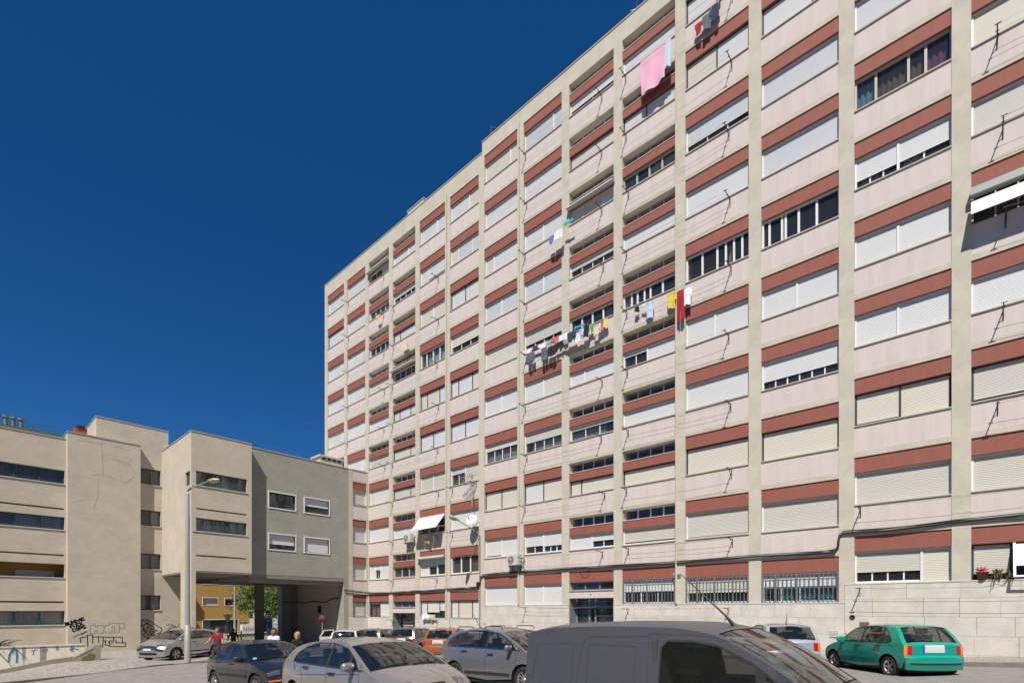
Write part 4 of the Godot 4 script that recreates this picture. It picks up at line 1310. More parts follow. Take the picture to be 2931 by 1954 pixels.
func lamp_head(parent: Node3D, at: Vector3, d: Vector3):
	# cobra head: a long shell above, a bowl of yellowed glass below
	var s := d.cross(Vector3.UP).normalized()
	var up := s.cross(d)
	for part in 2:
		var st := mb()
		var rows := []
		for i in 9:
			var t := i / 8.0
			var wdt: float = [0.05, 0.09, 0.13, 0.155, 0.165, 0.16, 0.14, 0.10, 0.02][i]
			var hgt: float = wdt * (0.62 if part == 0 else -0.75)
			if part == 1 and i < 3:
				hgt *= 0.3
			var row := []
			for j in 9:
				var a := PI * j / 8.0
				row.append(at + d * t * 0.78 + s * cos(a) * wdt + up * (sin(a) * hgt + 0.0))
			rows.append(row)
		grid(st, rows)
		put(parent, "lamp_shell" if part == 0 else "lamp_bowl", done(st), M.galvanised if part == 0 else M.lamp_glass)

# ---------------------------------------------------------------- things fixed to the long facade
func facade_things():
	var zf := ZF
	air_conditioner(Vector3(-29.32, 6.62, zf), "grey air conditioner with a round fan beside the slanted awning")
	air_conditioner(Vector3(-19.55, 4.50, zf), "grey air conditioner above the cable on the middle section")
	# satellite dish
	var d := thing("satellite_dish", Vector3(-22.72, 6.75, zf), "white satellite dish on a bracket at a closed second floor shutter", "satellite dish")
	var st := mb()
	var n := Vector3(0.25, 0.45, 0.86).normalized()
	var c := Vector3(-0.1, 0.62, 0.42)
	lathe(st, [Vector2(0.0, 0.0), Vector2(0.14, 0.012), Vector2(0.26, 0.045), Vector2(0.36, 0.095), Vector2(0.365, 0.085), Vector2(0.26, 0.03), Vector2(0.14, -0.01), Vector2(0, -0.02)], 28, n, c)
	put(d, "reflector", done(st), M.white_plastic)
	st = mb()
	tube(st, [c + Vector3(0, -0.33, 0.1), c + n * 0.42 + Vector3(0, -0.1, 0)], 0.013, 6)
	tube(st, [c + n * 0.36 + Vector3(0, -0.13, 0), c + n * 0.46 + Vector3(0, -0.07, 0)], 0.04, 8)
	put(d, "receiver", done(st), M.pipe)
	st = mb()
	tube(st, [Vector3(0, 0.2, 0), Vector3(-0.05, 0.25, 0.3), c - n * 0.03], 0.022, 6)
	tube(st, [Vector3(0, 0.55, 0), Vector3(-0.05, 0.25, 0.3)], 0.018, 6)
	put(d, "bracket", done(st), M.iron)
	# lamp on a long arm
	var wl := thing("wall_lamp", Vector3(-22.6, 6.4, zf), "grey street lamp on a long arm fixed to the facade by the dish", "wall lamp")
	st = mb()
	tube(st, [Vector3(0, -0.4, 0.02), Vector3(0, 0.1, 0.05), Vector3(0.0, 0.35, 0.35), Vector3(0, 0.78, 1.75)], 0.03, 7)
	put(wl, "arm", done(st), M.galvanised)
	lamp_head(wl, Vector3(0, 0.76, 1.65), Vector3(0, 0.22, 0.97))
	# aerials
	aerial(Vector3(-22.95, 8.3, zf + 0.28), 1.9, 7, "television aerial on a wall bracket beside the third floor window")
	aerial(Vector3(-24.55, 29.43, zf - 1.6), 1.5, 5, "cluster of aerials on the roof of the far left section")
	aerial(Vector3(-11.9, 30.0, zf - 1.0), 1.2, 3, "thin aerial on the roof edge above the pink sheet")
	var rr := thing("roof_frame", Vector3(-22.2, 30.06, zf - 0.6), "small triangular steel frame on the roof step", "roof frame")
	st = mb()
	tube(st, [Vector3(0, 0, 0), Vector3(0, 1.25, 0)], 0.03, 6)
	tube(st, [Vector3(0, 1.25, 0), Vector3(1.5, 0.05, 0)], 0.025, 6)
	tube(st, [Vector3(0, 0.6, 0), Vector3(0.75, 0.6, 0)], 0.02, 6)
	put(rr, "frame", done(st), M.iron)
	var rb := thing("roof_hatch", Vector3(-29.0, 29.43, zf - 0.4), "low pale hatch box on the roof edge of the far left section", "roof hatch")
	slab(rb, "box", M.cream, Vector3(-0.9, 0, -0.4), Vector3(0.9, 0.4, 0.3))
	slab(rb, "lid", M.awning_grey, Vector3(-0.95, 0.4, -0.45), Vector3(0.95, 0.46, 0.34))
	# cable bundle
	var cb := thing("cable_bundle", Vector3(-34.7, 3.2, zf), "black cable bundle strung along the whole facade above the ground floor", "cable")
	var o := cb.position
	var path := [Vector3(-34.70, 3.45, -19.9), Vector3(-34.70, 3.36, -20.6), Vector3(-34.70, 3.31, -21.8)]
	for p in [[-34.4, 3.3], [-32.16, 3.22], [-30.6, 3.24], [-29.01, 3.28], [-27.3, 3.29], [-25.58, 3.32], [-24, 3.33], [-22.75, 3.37], [-22.5, 3.5], [-22.4, 3.95], [-22.25, 4.07], [-20.65, 4.15], [-18.87, 4.12], [-16.19, 4.13], [-13.38, 4.12], [-9.87, 4.12], [-6.93, 4.13], [-4.51, 4.11], [-4.02, 4.16], [-3.92, 4.35], [-3.9, 4.65], [-3.77, 4.79], [-2.44, 4.78], [-0.73, 4.83], [0.85, 4.84], [3, 4.83], [6, 4.85], [9, 4.84]]:
		path.append(Vector3(p[0], p[1], zf + 0.06))
	for k in 4:
		var pts := []
		for i in path.size():
			var p: Vector3 = path[i]
			pts.append(p - o + Vector3(0, 0.035 * sin(i * 1.7 + k * 2.1) + (k - 1.5) * 0.022, 0.012 * cos(i * 2.3 + k)))
		st = mb()
		tube(st, pts, [0.036, 0.022, 0.018, 0.016][k], 6)
		put(cb, "cable", done(st), M.cable)
	slab(cb, "junction_box", M.black, Vector3(-22.72, 3.42, zf + 0.01) - o, Vector3(-22.5, 3.68, zf + 0.15) - o)
	st = mb()
	tube(st, [Vector3(-22.52, -0.2, zf + 0.05) - o, Vector3(-22.52, 6.5, zf + 0.05) - o], 0.032, 7)
	put(cb, "riser_pipe", done(st), M.pipe)
	for q in [[-14.9, 3.78, 0.7], [-31.0, 2.95, 0.5]]:
		st = mb()
		var pts := []
		for i in 9:
			var t := i / 8.0
			pts.append(Vector3(q[0] + (t - 0.5) * q[2], 4.1 - (4.1 - q[1]) * 4 * t * (1 - t) if q[1] > 3.5 else 3.22 - 0.3 * 4 * t * (1 - t), zf + 0.07) - o)
		tube(st, pts, 0.013, 5)
		put(cb, "cable_loop", done(st), M.cable)
	# awnings
	var aw := thing("slanted_awning", Vector3(-28.43, 8.20, zf), "white slanted awning in three panels above a dark second floor window", "awning")
	st = mb()
	bx(st, Vector3(0, -0.06, -0.03), Vector3(2.6, 0.03, 0.05))
	put(aw, "rail", done(st), M.white_plastic)
	for k in 3:
		st = mb()
		var x0 := k * 0.883
		prism2(st, [Vector3(x0, -0.04, 0.04), Vector3(x0 + 0.86, -0.04, 0.04), Vector3(x0 + 0.86, -0.94, 0.76), Vector3(x0, -0.94, 0.76)], 0.02)
		put(aw, "panel", done(st), M.white_plastic)
	for x in [0.02, 2.62]:
		st = mb()
		tube(st, [Vector3(x, -0.9, 0.74), Vector3(x, -0.75, 0.0)], 0.014, 5)
		put(aw, "arm", done(st), M.frame_alu)
	for q in [[-28.43, 5.40, "grey rolled awning box above a first floor window of the left section"], [-15.92, 22.63, "grey rolled awning box on a seventh floor window of the middle section"], [-34.68, 27.42, "pale rolled awning box at the top of the far left section"], [-31.55, 19.02, "small pale curved hood over an upper window of the left section"]]:
		var ab := thing("awning_box", Vector3(q[0], q[1], zf), q[2], "awning", "rolled awning boxes")
		st = mb()
		for i in 6:
			var a0 := PI * 0.5 * i / 6.0
			var a1 := PI * 0.5 * (i + 1) / 6.0
			quad(st, Vector3(-0.06, 0.18 * sin(a0), 0.02 + 0.22 * cos(a0)), Vector3(2.7, 0.18 * sin(a0), 0.02 + 0.22 * cos(a0)), Vector3(2.7, 0.18 * sin(a1), 0.02 + 0.22 * cos(a1)), Vector3(-0.06, 0.18 * sin(a1), 0.02 + 0.22 * cos(a1)))
		quad(st, Vector3(-0.06, 0, 0.24), Vector3(2.7, 0, 0.24), Vector3(2.7, 0, -0.02), Vector3(-0.06, 0, -0.02))
		for x in [-0.06, 2.7]:
			tri(st, Vector3(x, 0, 0.24), Vector3(x, 0.17, 0.12), Vector3(x, 0, 0.0))
			tri(st, Vector3(x, 0, 0.0), Vector3(x, 0.17, 0.12), Vector3(x, 0.18, 0.02))
		put(ab, "housing", done(st), M.awning_grey)
		st = mb()
		tube(st, [Vector3(-0.02, -0.02, 0.16), Vector3(2.66, -0.02, 0.16)], 0.03, 8)
		put(ab, "roller", done(st), M.white_plastic)
	var wa := thing("drop_awning", Vector3(bay_x(13) - 0.02, 14.95, zf), "white drop arm awning over a barred window at the right edge", "awning")
	st = mb()
	bx(st, Vector3(0, 0.0, -0.02), Vector3(2.7, 0.22, 0.24))
	put(wa, "housing", done(st), M.awning_grey)
	st = mb()
	prism2(st, [Vector3(0.02, -0.18, 0.16), Vector3(2.68, -0.18, 0.16), Vector3(2.68, -0.76, 0.52), Vector3(0.02, -0.76, 0.52)], 0.012)
	put(wa, "fabric", done(st), M.white_plastic)
	for x in [0.04, 2.66]:
		st = mb()
		tube(st, [Vector3(x, -0.76, 0.52), Vector3(x, -0.55, 0.0)], 0.014, 5)
		put(wa, "arm", done(st), M.frame_alu)
	# projecting shutter and pots at the ground floor window on the right
	var ps := thing("tilted_shutter", Vector3(bay_x(13) + 0.98, 4.02, zf), "white slatted shutter propped outwards above the flower pots", "shutter")
	var sm := put(ps, "slats", shutter_mesh(1.62, 0.72), M.shutter_white, Vector3(0.83, -0.70, 0.20), Vector3(-0.34, 0, 0))
	sm.name = "slats"
	st = mb()
	bx(st, Vector3(-0.86, -0.36, -0.01), Vector3(-0.80, 0.76, 0.02))
	bx(st, Vector3(0.80, -0.36, -0.01), Vector3(0.86, 0.76, 0.02))
	bx(st, Vector3(-0.80, -0.36, -0.01), Vector3(0.80, -0.31, 0.02))
	put(ps, "frame", done(st), M.frame_white, Vector3(0.83, -0.70, 0.19), Vector3(-0.34, 0, 0))
	var pots := [[-0.06, 0.15, "terracotta pot with a pink succulent on the sill at the right edge"], [0.30, 0.10, "terracotta trough with trailing plants on the sill"], [0.62, 0.10, "small terracotta pot beside the trailing trough on the sill"], [1.02, 0.14, "terracotta pot under the propped shutter on the sill"], [1.45, 0.11, "last small terracotta pot under the propped shutter"]]
	for k in pots.size():
		flower_pot(Vector3(pots[k][0], 2.96, zf + 0.0), pots[k][1], k, pots[k][2])
	# small fittings
	var pq := thing("street_plaque", Vector3(-10.25, 3.42, zf), "small blue grey street plaque on the pillar by the barred windows", "sign")
	slab(pq, "plate", M.frame_grey, Vector3(0, 0, 0.002), Vector3(0.36, 0.18, 0.035))
	slab(pq, "strip", M.navy_cloth, Vector3(0.04, 0.05, 0.035), Vector3(0.32, 0.10, 0.038))
	slab(pq, "border", M.white_plastic, Vector3(-0.01, 0.18, 0.002), Vector3(0.37, 0.195, 0.03))
	for q in [[-4.2, 1.0, 0.29, 0.26, "frame_cream", "square cream vent grille low on the marble plinth"], [-3.28, 1.38, 0.29, 0.20, "pipe", "dark slatted vent on the plinth above the green car"], [-22.15, 1.15, 0.13, 0.2, "frame_cream", "tiny cream meter cover on the plinth by the riser pipe"]]:
		var v := thing("wall_vent", Vector3(q[0], q[1], zf + 0.018), q[5], "vent")
		var m: Material = M.shutter_cream if q[4] == "frame_cream" else M[q[4]]
		slab(v, "frame", m, Vector3(0, 0, 0), Vector3(q[2], q[3], 0.018))
		for k in 5:
			slab(v, "slat", m, Vector3(0.02, 0.02 + q[3] * 0.19 * k, 0.018), Vector3(q[2] - 0.02, 0.02 + q[3] * 0.19 * k + q[3] * 0.09, 0.032))
	var ho := thing("drain_hole", Vector3(-3.5, 1.74, zf + 0.02), "round black pipe opening in the marble plinth", "pipe opening")
	st = mb()
	lathe(st, [Vector2(0.0, 0.004), Vector2(0.07, 0.004), Vector2(0.075, 0.02), Vector2(0.085, 0.02), Vector2(0.085, 0)], 16, Vector3.BACK)
	put(ho, "ring", done(st), M.black)

func prism2(st: SurfaceTool, p: Array, t: float):
	# a plate through four corners with a thickness along its normal
	var n: Vector3 = (p[1] - p[0]).cross(p[3] - p[0]).normalized() * t
	quad(st, p[0], p[1], p[2], p[3])
	quad(st, p[0] + n, p[1] + n, p[2] + n, p[3] + n)
	for i in 4:
		var j := (i + 1) % 4
		quad(st, p[i], p[j], p[j] + n, p[i] + n)

func air_conditioner(at: Vector3, label: String):
	var a := thing("air_conditioner", at, label, "air conditioner", "air conditioners on the facade")
	var st := mb()
	bx(st, Vector3(-0.4, 0, 0.10), Vector3(0.4, 0.58, 0.40))
	put(a, "casing", done(st), M.ac_body)
	st = mb()
	lathe(st, [Vector2(0, 0.004), Vector2(0.05, 0.016), Vector2(0.06, 0.004), Vector2(0.2, 0.004), Vector2(0.225, 0.014), Vector2(0.235, 0.0)], 24, Vector3.BACK, Vector3(-0.12, 0.29, 0.40))
	put(a, "fan_grille", done(st), M.pipe)
	st = mb()
	for k in 5:
		tube(st, [Vector3(-0.12 + 0.21 * cos(k * 0.628), 0.29 + 0.21 * sin(k * 0.628), 0.42), Vector3(-0.12 - 0.21 * cos(k * 0.628), 0.29 - 0.21 * sin(k * 0.628), 0.42)], 0.006, 4)
	put(a, "fan_guard", done(st), M.ac_body)
	for x in [-0.3, 0.3]:
		st = mb()
		bx(st, Vector3(x - 0.02, -0.04, 0), Vector3(x + 0.02, 0, 0.42))
		bx(st, Vector3(x - 0.02, -0.3, 0), Vector3(x + 0.02, -0.04, 0.02))
		tube(st, [Vector3(x, -0.28, 0.02), Vector3(x, -0.03, 0.36)], 0.014, 5)
		put(a, "bracket", done(st), M.iron)
	st = mb()
	tube(st, [Vector3(0.42, 0.2, 0.25), Vector3(0.55, 0.15, 0.15), Vector3(0.52, -0.1, 0.05), Vector3(0.6, -0.35, 0.03)], 0.018, 6)
	put(a, "pipe", done(st), M.iron)

func aerial(at: Vector3, h: float, n: int, label: String):
	var a := thing("tv_aerial", at, label, "aerial")
	var st := mb()
	tube(st, [Vector3.ZERO, Vector3(0, h, 0)], 0.03, 6)
	put(a, "mast", done(st), M.galvanised)
	for b in 2:
		st = mb()
		var y := h - 0.1 - b * 0.45
		var d := Vector3(-0.8, 0.1 if b else -0.05, 0.35).normalized() * (0.9 - b * 0.25)
		tube(st, [Vector3(0, y, 0) - d * 0.3, Vector3(0, y, 0) + d], 0.018, 5)
		for k in n:
			var p := Vector3(0, y, 0) + d * (float(k) / n)
			tube(st, [p + Vector3(0.1, 0.12, 0.2), p - Vector3(0.1, 0.12, 0.2)], 0.014, 4)
		put(a, "dipole_rods", done(st), M.galvanised)

func flower_pot(at: Vector3, r: float, k: int, label: String):
	var p := thing("flower_pot", at, label, "flower pot", "flower pots on the sill")
	var st := mb()
	lathe(st, [Vector2(0, 0), Vector2(r * 0.7, 0), Vector2(r * 0.95, r * 1.3), Vector2(r * 1.08, r * 1.32), Vector2(r * 1.08, r * 1.6), Vector2(r * 0.9, r * 1.6), Vector2(0, r * 1.5)], 16)
	put(p, "pot", done(st), M.terracotta)
	var rn := RandomNumberGenerator.new()
	rn.seed = 50 + k
	st = mb()
	for j in 12:
		var a := rn.randf() * TAU
		var d := Vector3(cos(a) * 0.7, rn.randf_range(0.4, 1.2), sin(a) * 0.7).normalized()
		var q := Vector3(0, r * 1.5, 0)
		if k == 1 or k == 2:
			tube(st, [q, q + d * 0.1, q + d * 0.12 + Vector3(0, -0.18, 0.12), q + d * 0.2 + Vector3(rn.randf_range(-0.15, 0.1), -0.45 * rn.randf(), 0.14)], [0.012, 0.016, 0.01, 0.004], 4)
		tube(st, [q, q + d * 0.1, q + d * 0.22 + Vector3(0, -0.02, 0)], [0.022, 0.028, 0.004], 5)
	put(p, "plant", done(st), M.rose_cloth if k == 0 else M.aloe)

# ---------------------------------------------------------------- washing
const WASHING := [
	["sock", "black_cloth", -12.03, -11.83, 16.06, 15.82, 0.20, "small black garment hanging below the six pane white window"],
	["sock", "white_cloth", -11.70, -11.46, 16.03, 15.90, 0.20, "small white garment beside the pale blue shirt on the line"],
	["shirt", "lightblue_cloth", -11.45, -11.09, 16.00, 15.32, 0.20, "pale blue shirt hanging on the line below the six pane window"],
	["shirt", "yellow_cloth", -10.40, -10.04, 15.95, 15.35, 0.20, "yellow shirt on the washing line, left of the red trousers"],
	["trousers", "red_cloth", -9.98, -9.65, 15.92, 14.71, 0.20, "long red trousers hanging between the yellow and the white shirt"],
	["shirt", "white_cloth", -9.66, -9.33, 15.91, 15.22, 0.20, "white shirt hanging at the right of the red trousers"],
	["shirt", "white_cloth", -18.80, -18.22, 16.24, 16.05, 0.28, "white vest at the left end of the crowded washing line"],
	["trousers", "jeans_cloth", -18.55, -18.04, 15.98, 15.54, 0.28, "grey jeans at the left end of the crowded washing line"],
	["shirt", "navy_cloth", -18.31, -17.86, 16.29, 16.10, 0.20, "navy shirt near the left end of the crowded washing line"],
	["shirt", "white_cloth", -17.83, -17.27, 16.27, 16.03, 0.20, "white shirt left of centre on the crowded washing line"],
	["trousers", "jeans_cloth", -17.55, -17.17, 15.96, 15.35, 0.28, "dark grey trousers hanging low left of centre on the crowded line"],
	["shirt", "grey_cloth", -17.24, -16.90, 16.27, 16.05, 0.20, "grey striped shirt on the crowded washing line beside the white shirt"],
	["trousers", "black_cloth", -17.11, -16.64, 15.88, 15.40, 0.28, "black trousers hanging low in the middle of the crowded line"],
	["shirt", "rose_cloth", -16.88, -16.43, 16.28, 16.04, 0.20, "dusky pink cloth in the middle of the crowded line"],
	["shirt", "black_cloth", -16.60, -16.08, 15.92, 15.68, 0.28, "black shirt in the middle of the crowded washing line"],
	["sheet", "white_cloth", -16.42, -15.88, 16.26, 15.97, 0.20, "white towel above the grey one in the middle of the line"],
	["sheet", "grey_cloth", -16.08, -15.60, 15.89, 15.67, 0.28, "grey towel hanging in the middle of the crowded line"],
	["shirt", "navy_cloth", -15.76, -15.27, 16.12, 15.76, 0.35, "navy patterned shirt hanging by the pillar on the crowded line"],
	["sheet", "white_cloth", -15.44, -15.01, 15.90, 15.53, 0.28, "white cloth right of the navy patterned shirt"],
	["bar", "teal_cloth", -15.44, -14.85, 16.35, 16.11, 0.20, "turquoise strip hanging along the crowded washing line"],
	["shirt", "lightblue_cloth", -15.02, -14.78, 16.01, 15.73, 0.35, "pale blue top beside the black jumper on the crowded line"],
	["shirt", "black_cloth", -14.81, -14.48, 16.12, 15.64, 0.35, "black jumper in the right half of the crowded line"],
	["sheet", "white_cloth", -14.61, -14.40, 16.08, 15.83, 0.20, "small white cloth left of the green top"],
	["shirt", "green_cloth", -14.49, -14.21, 16.11, 15.81, 0.20, "bright green top in the right half of the crowded line"],
	["sheet", "cream_cloth", -14.20, -13.90, 15.91, 15.50, 0.35, "pale cloth right of the green top"],
	["sheet", "white_cloth", -14.05, -13.85, 16.03, 15.72, 0.20, "narrow white cloth left of the red one"],
	["sock", "rose_cloth", -13.89, -13.68, 16.08, 15.69, 0.20, "red pink garment at the right end of the crowded line"],
	["sock", "lime_cloth", -13.70, -13.50, 16.09, 15.71, 0.20, "yellow garment at the right end of the crowded line"],
	["sheet", "pink_cloth", -11.69, -10.52, 27.10, 25.70, 0.28, "large pink bed sheet hanging below the top floor"],
	["sheet", "lightblue_cloth", -10.46, -10.18, 27.13, 26.15, 0.35, "grey blue towel hanging beside the pink bed sheet"],
	["shirt", "jeans_cloth", -8.83, -8.47, 27.06, 26.47, 0.20, "dark blue garment on the top line right of the pink sheet"],
	["shirt", "navy_cloth", -8.52, -8.12, 27.14, 26.62, 0.20, "navy garment at the right of the top line"],
	["shirt", "red_cloth", -9.16, -8.87, 26.96, 26.54, 0.20, "red garment at the left of the top line"],
	["sock", "blue_cloth", -16.93, -16.64, 21.55, 21.24, 0.40, "small blue garment alone on a line between closed shutters"],
	["sock", "white_cloth", -16.59, -16.05, 21.62, 21.26, 0.40, "small pale garment beside the blue one on its line"],
	["bar", "teal_cloth", -15.97, -15.40, 21.80, 21.47, 0.40, "dark teal rolled cloth at the end of the blue garment line"],
	["trousers", "cream_cloth", -30.03, -29.43, 20.62, 19.99, 0.30, "beige pair of socks on a line on the far left section"],
	["sock", "yellow_cloth", -33.23, -32.79, 23.61, 23.39, 0.30, "small yellow cloth at an upper window on the far left section"],
	["sock", "orange_cloth", -27.47, -27.17, 6.71, 6.46, 0.28, "orange cloth hanging below the white slanted awning"],
	["sock", "lime_cloth", -27.19, -27.02, 6.69, 6.38, 0.28, "lime green cloth hanging below the white slanted awning"],
	["sheet", "white_cloth", -27.87, -27.01, 1.70, 1.47, 0.25, "white cloth with marks hanging below a ground floor window"],
	["sheet", "cream_cloth", -26.98, -26.47, 1.68, 1.50, 0.25, "cream cloth hanging beside the white one below a ground floor window"]
]
func laundry():
	for g in WASHING:
		var w: float = g[3] - g[2]
		var h: float = (g[4] - g[5]) * (1.25 if g[6] > 0.3 else 1.1)
		var group := "washing on the lines of the long facade"
		var o := thing("laundry", Vector3(g[2], g[4], ZF + g[6]), g[7], "laundry", group)
		var st := mb()
		var seed_ := float(g[2]) * 7.3
		var parts := [[0.0, 1.0, 0.0, 1.0]]
		if g[0] == "trousers":
			parts = [[0.0, 1.0, 0.0, 0.32], [0.0, 0.46, 0.32, 1.0], [0.54, 1.0, 0.32, 1.0]]
		elif g[0] == "shirt":
			parts = [[0.08, 0.92, 0.0, 1.0], [-0.06, 0.08, 0.0, 0.5], [0.92, 1.06, 0.0, 0.5]]
		elif g[0] == "bar":
			parts = [[0.0, 1.0, 0.0, 0.35]]
		for p in parts:
			for side in 2:
				var rows := []
				var n := 9
				for j in 9:
					var row := []
					var v := lerpf(p[2], p[3], j / 8.0)
					for i in n + 1:
						var u := lerpf(p[0], p[1], float(i) / n)
						var z := (0.035 if w < 0.9 else 0.07) * v * sin(u * w * (17.0 if w < 0.9 else 9.0) + seed_ + v * 1.5) + 0.02 * sin(u * w * 41.0 + v * 3.0) * v
						var gather := 1.0 - 0.10 * v * sin(PI * u + seed_)
						var lift := 0.03 * sin(u * PI * 2.0 + seed_) * v
						row.append(Vector3((u - 0.5) * w * gather + w * 0.5, -v * h + lift, z + (0.014 if side else -0.014)))
					rows.append(row)
				grid(st, rows)
		put(o, "cloth", done(st), M[g[1]])
		st = mb()
		for x in [0.12, 0.88]:
			bx(st, Vector3(w * x - 0.012, -0.05, -0.02), Vector3(w * x + 0.012, 0.035, 0.02))
		put(o, "clothes_peg", done(st), M.sill)

# ---------------------------------------------------------------- cars
# A car is drawn in its own frame: front towards +x, right side +z. Its side view is a profile from the
# front bumper over the roof to the rear bumper; the body is stretched across it and the flanks follow hw().
class Shape:
	var P: Array = []
	var N: Array = []
	var E: Array = []
	var edge: Array = []
	var W := 1.7
	var H := 1.45
	var L2 := 2.0
	var belt0 := 0.95
	var belt1 := 1.0
	var taper := 0.75
	var bluff := 0.14
	func belt(x: float) -> float:
		return lerpf(belt1, belt0, clampf((x + L2) / (2.0 * L2), 0, 1))
	func hw(x: float, y: float) -> float:
		var w := W * 0.5 * (1.0 - bluff * pow(minf(absf(x) / L2, 1.0), 5.0))
		var b := belt(x)
		var low := 1.0 - 0.055 * pow((minf(y, b) - 0.62) / 0.42, 2.0)
		if y <= b:
			return w * low
		return w * low * lerpf(1.0, taper, pow(clampf((y - b) / (H - b), 0, 1), 1.12))
	func at(s: float, f: float, off := 0.0) -> Vector3:
		var i := int(clampf(floorf(s), 0, P.size() - 2))
		var t := s - i
		var p: Vector2 = P[i].lerp(P[i + 1], t)
		var n: Vector2 = N[i].lerp(N[i + 1], t)
		var e: float = lerpf(edge[i], edge[i + 1], t)
		var q: Vector2 = p - n * (e * pow(absf(f), 3.0) - off)
		var r: Vector2 = E[i].lerp(E[i + 1], t)
		return Vector3(q.x, q.y, f * (hw(r.x, r.y) + off * 0.3))

func shape_of(d: Dictionary) -> Shape:
	var s := Shape.new()
	s.W = d.W
	s.H = d.H
	s.L2 = d.L / 2.0
	s.belt0 = d.belt[0]
	s.belt1 = d.belt[1]
	s.taper = d.get("taper", 0.75)
	s.bluff = d.get("bluff", 0.14)
	var q: Array = d.prof
	for i in q.size() - 1:
		for k in 4:
			var a := Vector2(q[maxi(i - 1, 0)][0], q[maxi(i - 1, 0)][1])
			var b := Vector2(q[i][0], q[i][1])
			var c := Vector2(q[i + 1][0], q[i + 1][1])
			var e := Vector2(q[mini(i + 2, q.size() - 1)][0], q[mini(i + 2, q.size() - 1)][1])
			s.P.append(b.lerp(c, k / 4.0) * 0.5 + b.cubic_interpolate(c, a, e, k / 4.0) * 0.5)
	s.P.append(Vector2(q[-1][0], q[-1][1]))
	for i in s.P.size():
		var t: Vector2 = s.P[mini(i + 1, s.P.size() - 1)] - s.P[maxi(i - 1, 0)]
		var n := Vector2(t.y, -t.x).normalized()
		s.N.append(n)
		var glass_zone: bool = i >= d.i[0] * 4 and i <= d.i[3] * 4
		var e := 0.055 if glass_zone else 0.075
		if i < 14:
			e = d.get("nose", 0.16)
		elif i > s.P.size() - 14:
			e = d.get("tail", 0.09)
		s.edge.append(e)
	for k in 4:
		for i in range(1, s.edge.size() - 1):
			s.edge[i] = (s.edge[i - 1] + s.edge[i] + s.edge[i + 1]) / 3.0
	for i in s.P.size():
		s.E.append(s.P[i] - s.N[i] * s.edge[i])
	return s

func lid(s: Shape, s0: float, s1: float, f0: float, f1: float, off := 0.0, nf := 10) -> SurfaceTool:
	# a piece of the surface that is stretched across the car
	var st := mb()
	var rows := []
	var ns := maxi(1, int(ceil(s1 - s0)))
	for i in ns + 1:
		var row := []
		for j in nf + 1:
			row.append(s.at(lerpf(s0, s1, float(i) / ns), lerpf(f0, f1, float(j) / nf), off))
		rows.append(row)
	grid(st, rows)
	return st

func tidy(p: PackedVector2Array) -> PackedVector2Array:
	var out := PackedVector2Array()
	for i in p.size():
		if p[i].distance_to(p[(i + 1) % p.size()]) > 0.0008:
			out.append(p[i])
	return out

func flank(st: SurfaceTool, s: Shape, poly: PackedVector2Array, side: float, off := 0.0, step := 0.13):
	# a piece of the flank, cut into small cells so that it follows the curve
	var lo := poly[0]
	var hi := poly[0]
	for p in poly:
		lo = lo.min(p)
		hi = hi.max(p)
	st.set_smooth_group(0)
	var y := lo.y
	while y < hi.y - 0.0001:
		var x := lo.x
		while x < hi.x - 0.0001:
			var cell := PackedVector2Array([Vector2(x, y), Vector2(x + step * 2, y), Vector2(x + step * 2, y + step), Vector2(x, y + step)])
			for raw in Geometry2D.intersect_polygons(cell, poly):
				var piece := tidy(raw)
				if piece.size() < 3:
					continue
				var ix := Geometry2D.triangulate_polygon(piece)
				if ix.is_empty():
					for i in range(1, piece.size() - 1):
						ix.append_array([0, i, i + 1])
				for i in range(0, ix.size(), 3):
					var q := [piece[ix[i]], piece[ix[i + 1]], piece[ix[i + 2]]]
					if ((q[1] - q[0]).cross(q[2] - q[0]) > 0.0) == (side > 0):
						q.reverse()
					for p in q:
						st.add_vertex(Vector3(p.x, p.y, side * (s.hw(p.x, p.y) + off)))
			x += step * 2
		y += step
	st.set_smooth_group(-1)

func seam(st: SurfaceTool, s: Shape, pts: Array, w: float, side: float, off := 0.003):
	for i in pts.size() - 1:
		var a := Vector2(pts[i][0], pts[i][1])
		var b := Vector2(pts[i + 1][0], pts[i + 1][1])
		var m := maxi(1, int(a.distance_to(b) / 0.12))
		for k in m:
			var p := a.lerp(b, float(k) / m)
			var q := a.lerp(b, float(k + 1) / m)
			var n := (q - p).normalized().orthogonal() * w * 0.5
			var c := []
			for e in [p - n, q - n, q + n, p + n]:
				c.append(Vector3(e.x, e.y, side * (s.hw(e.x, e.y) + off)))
			quad(st, c[0], c[1], c[2], c[3])

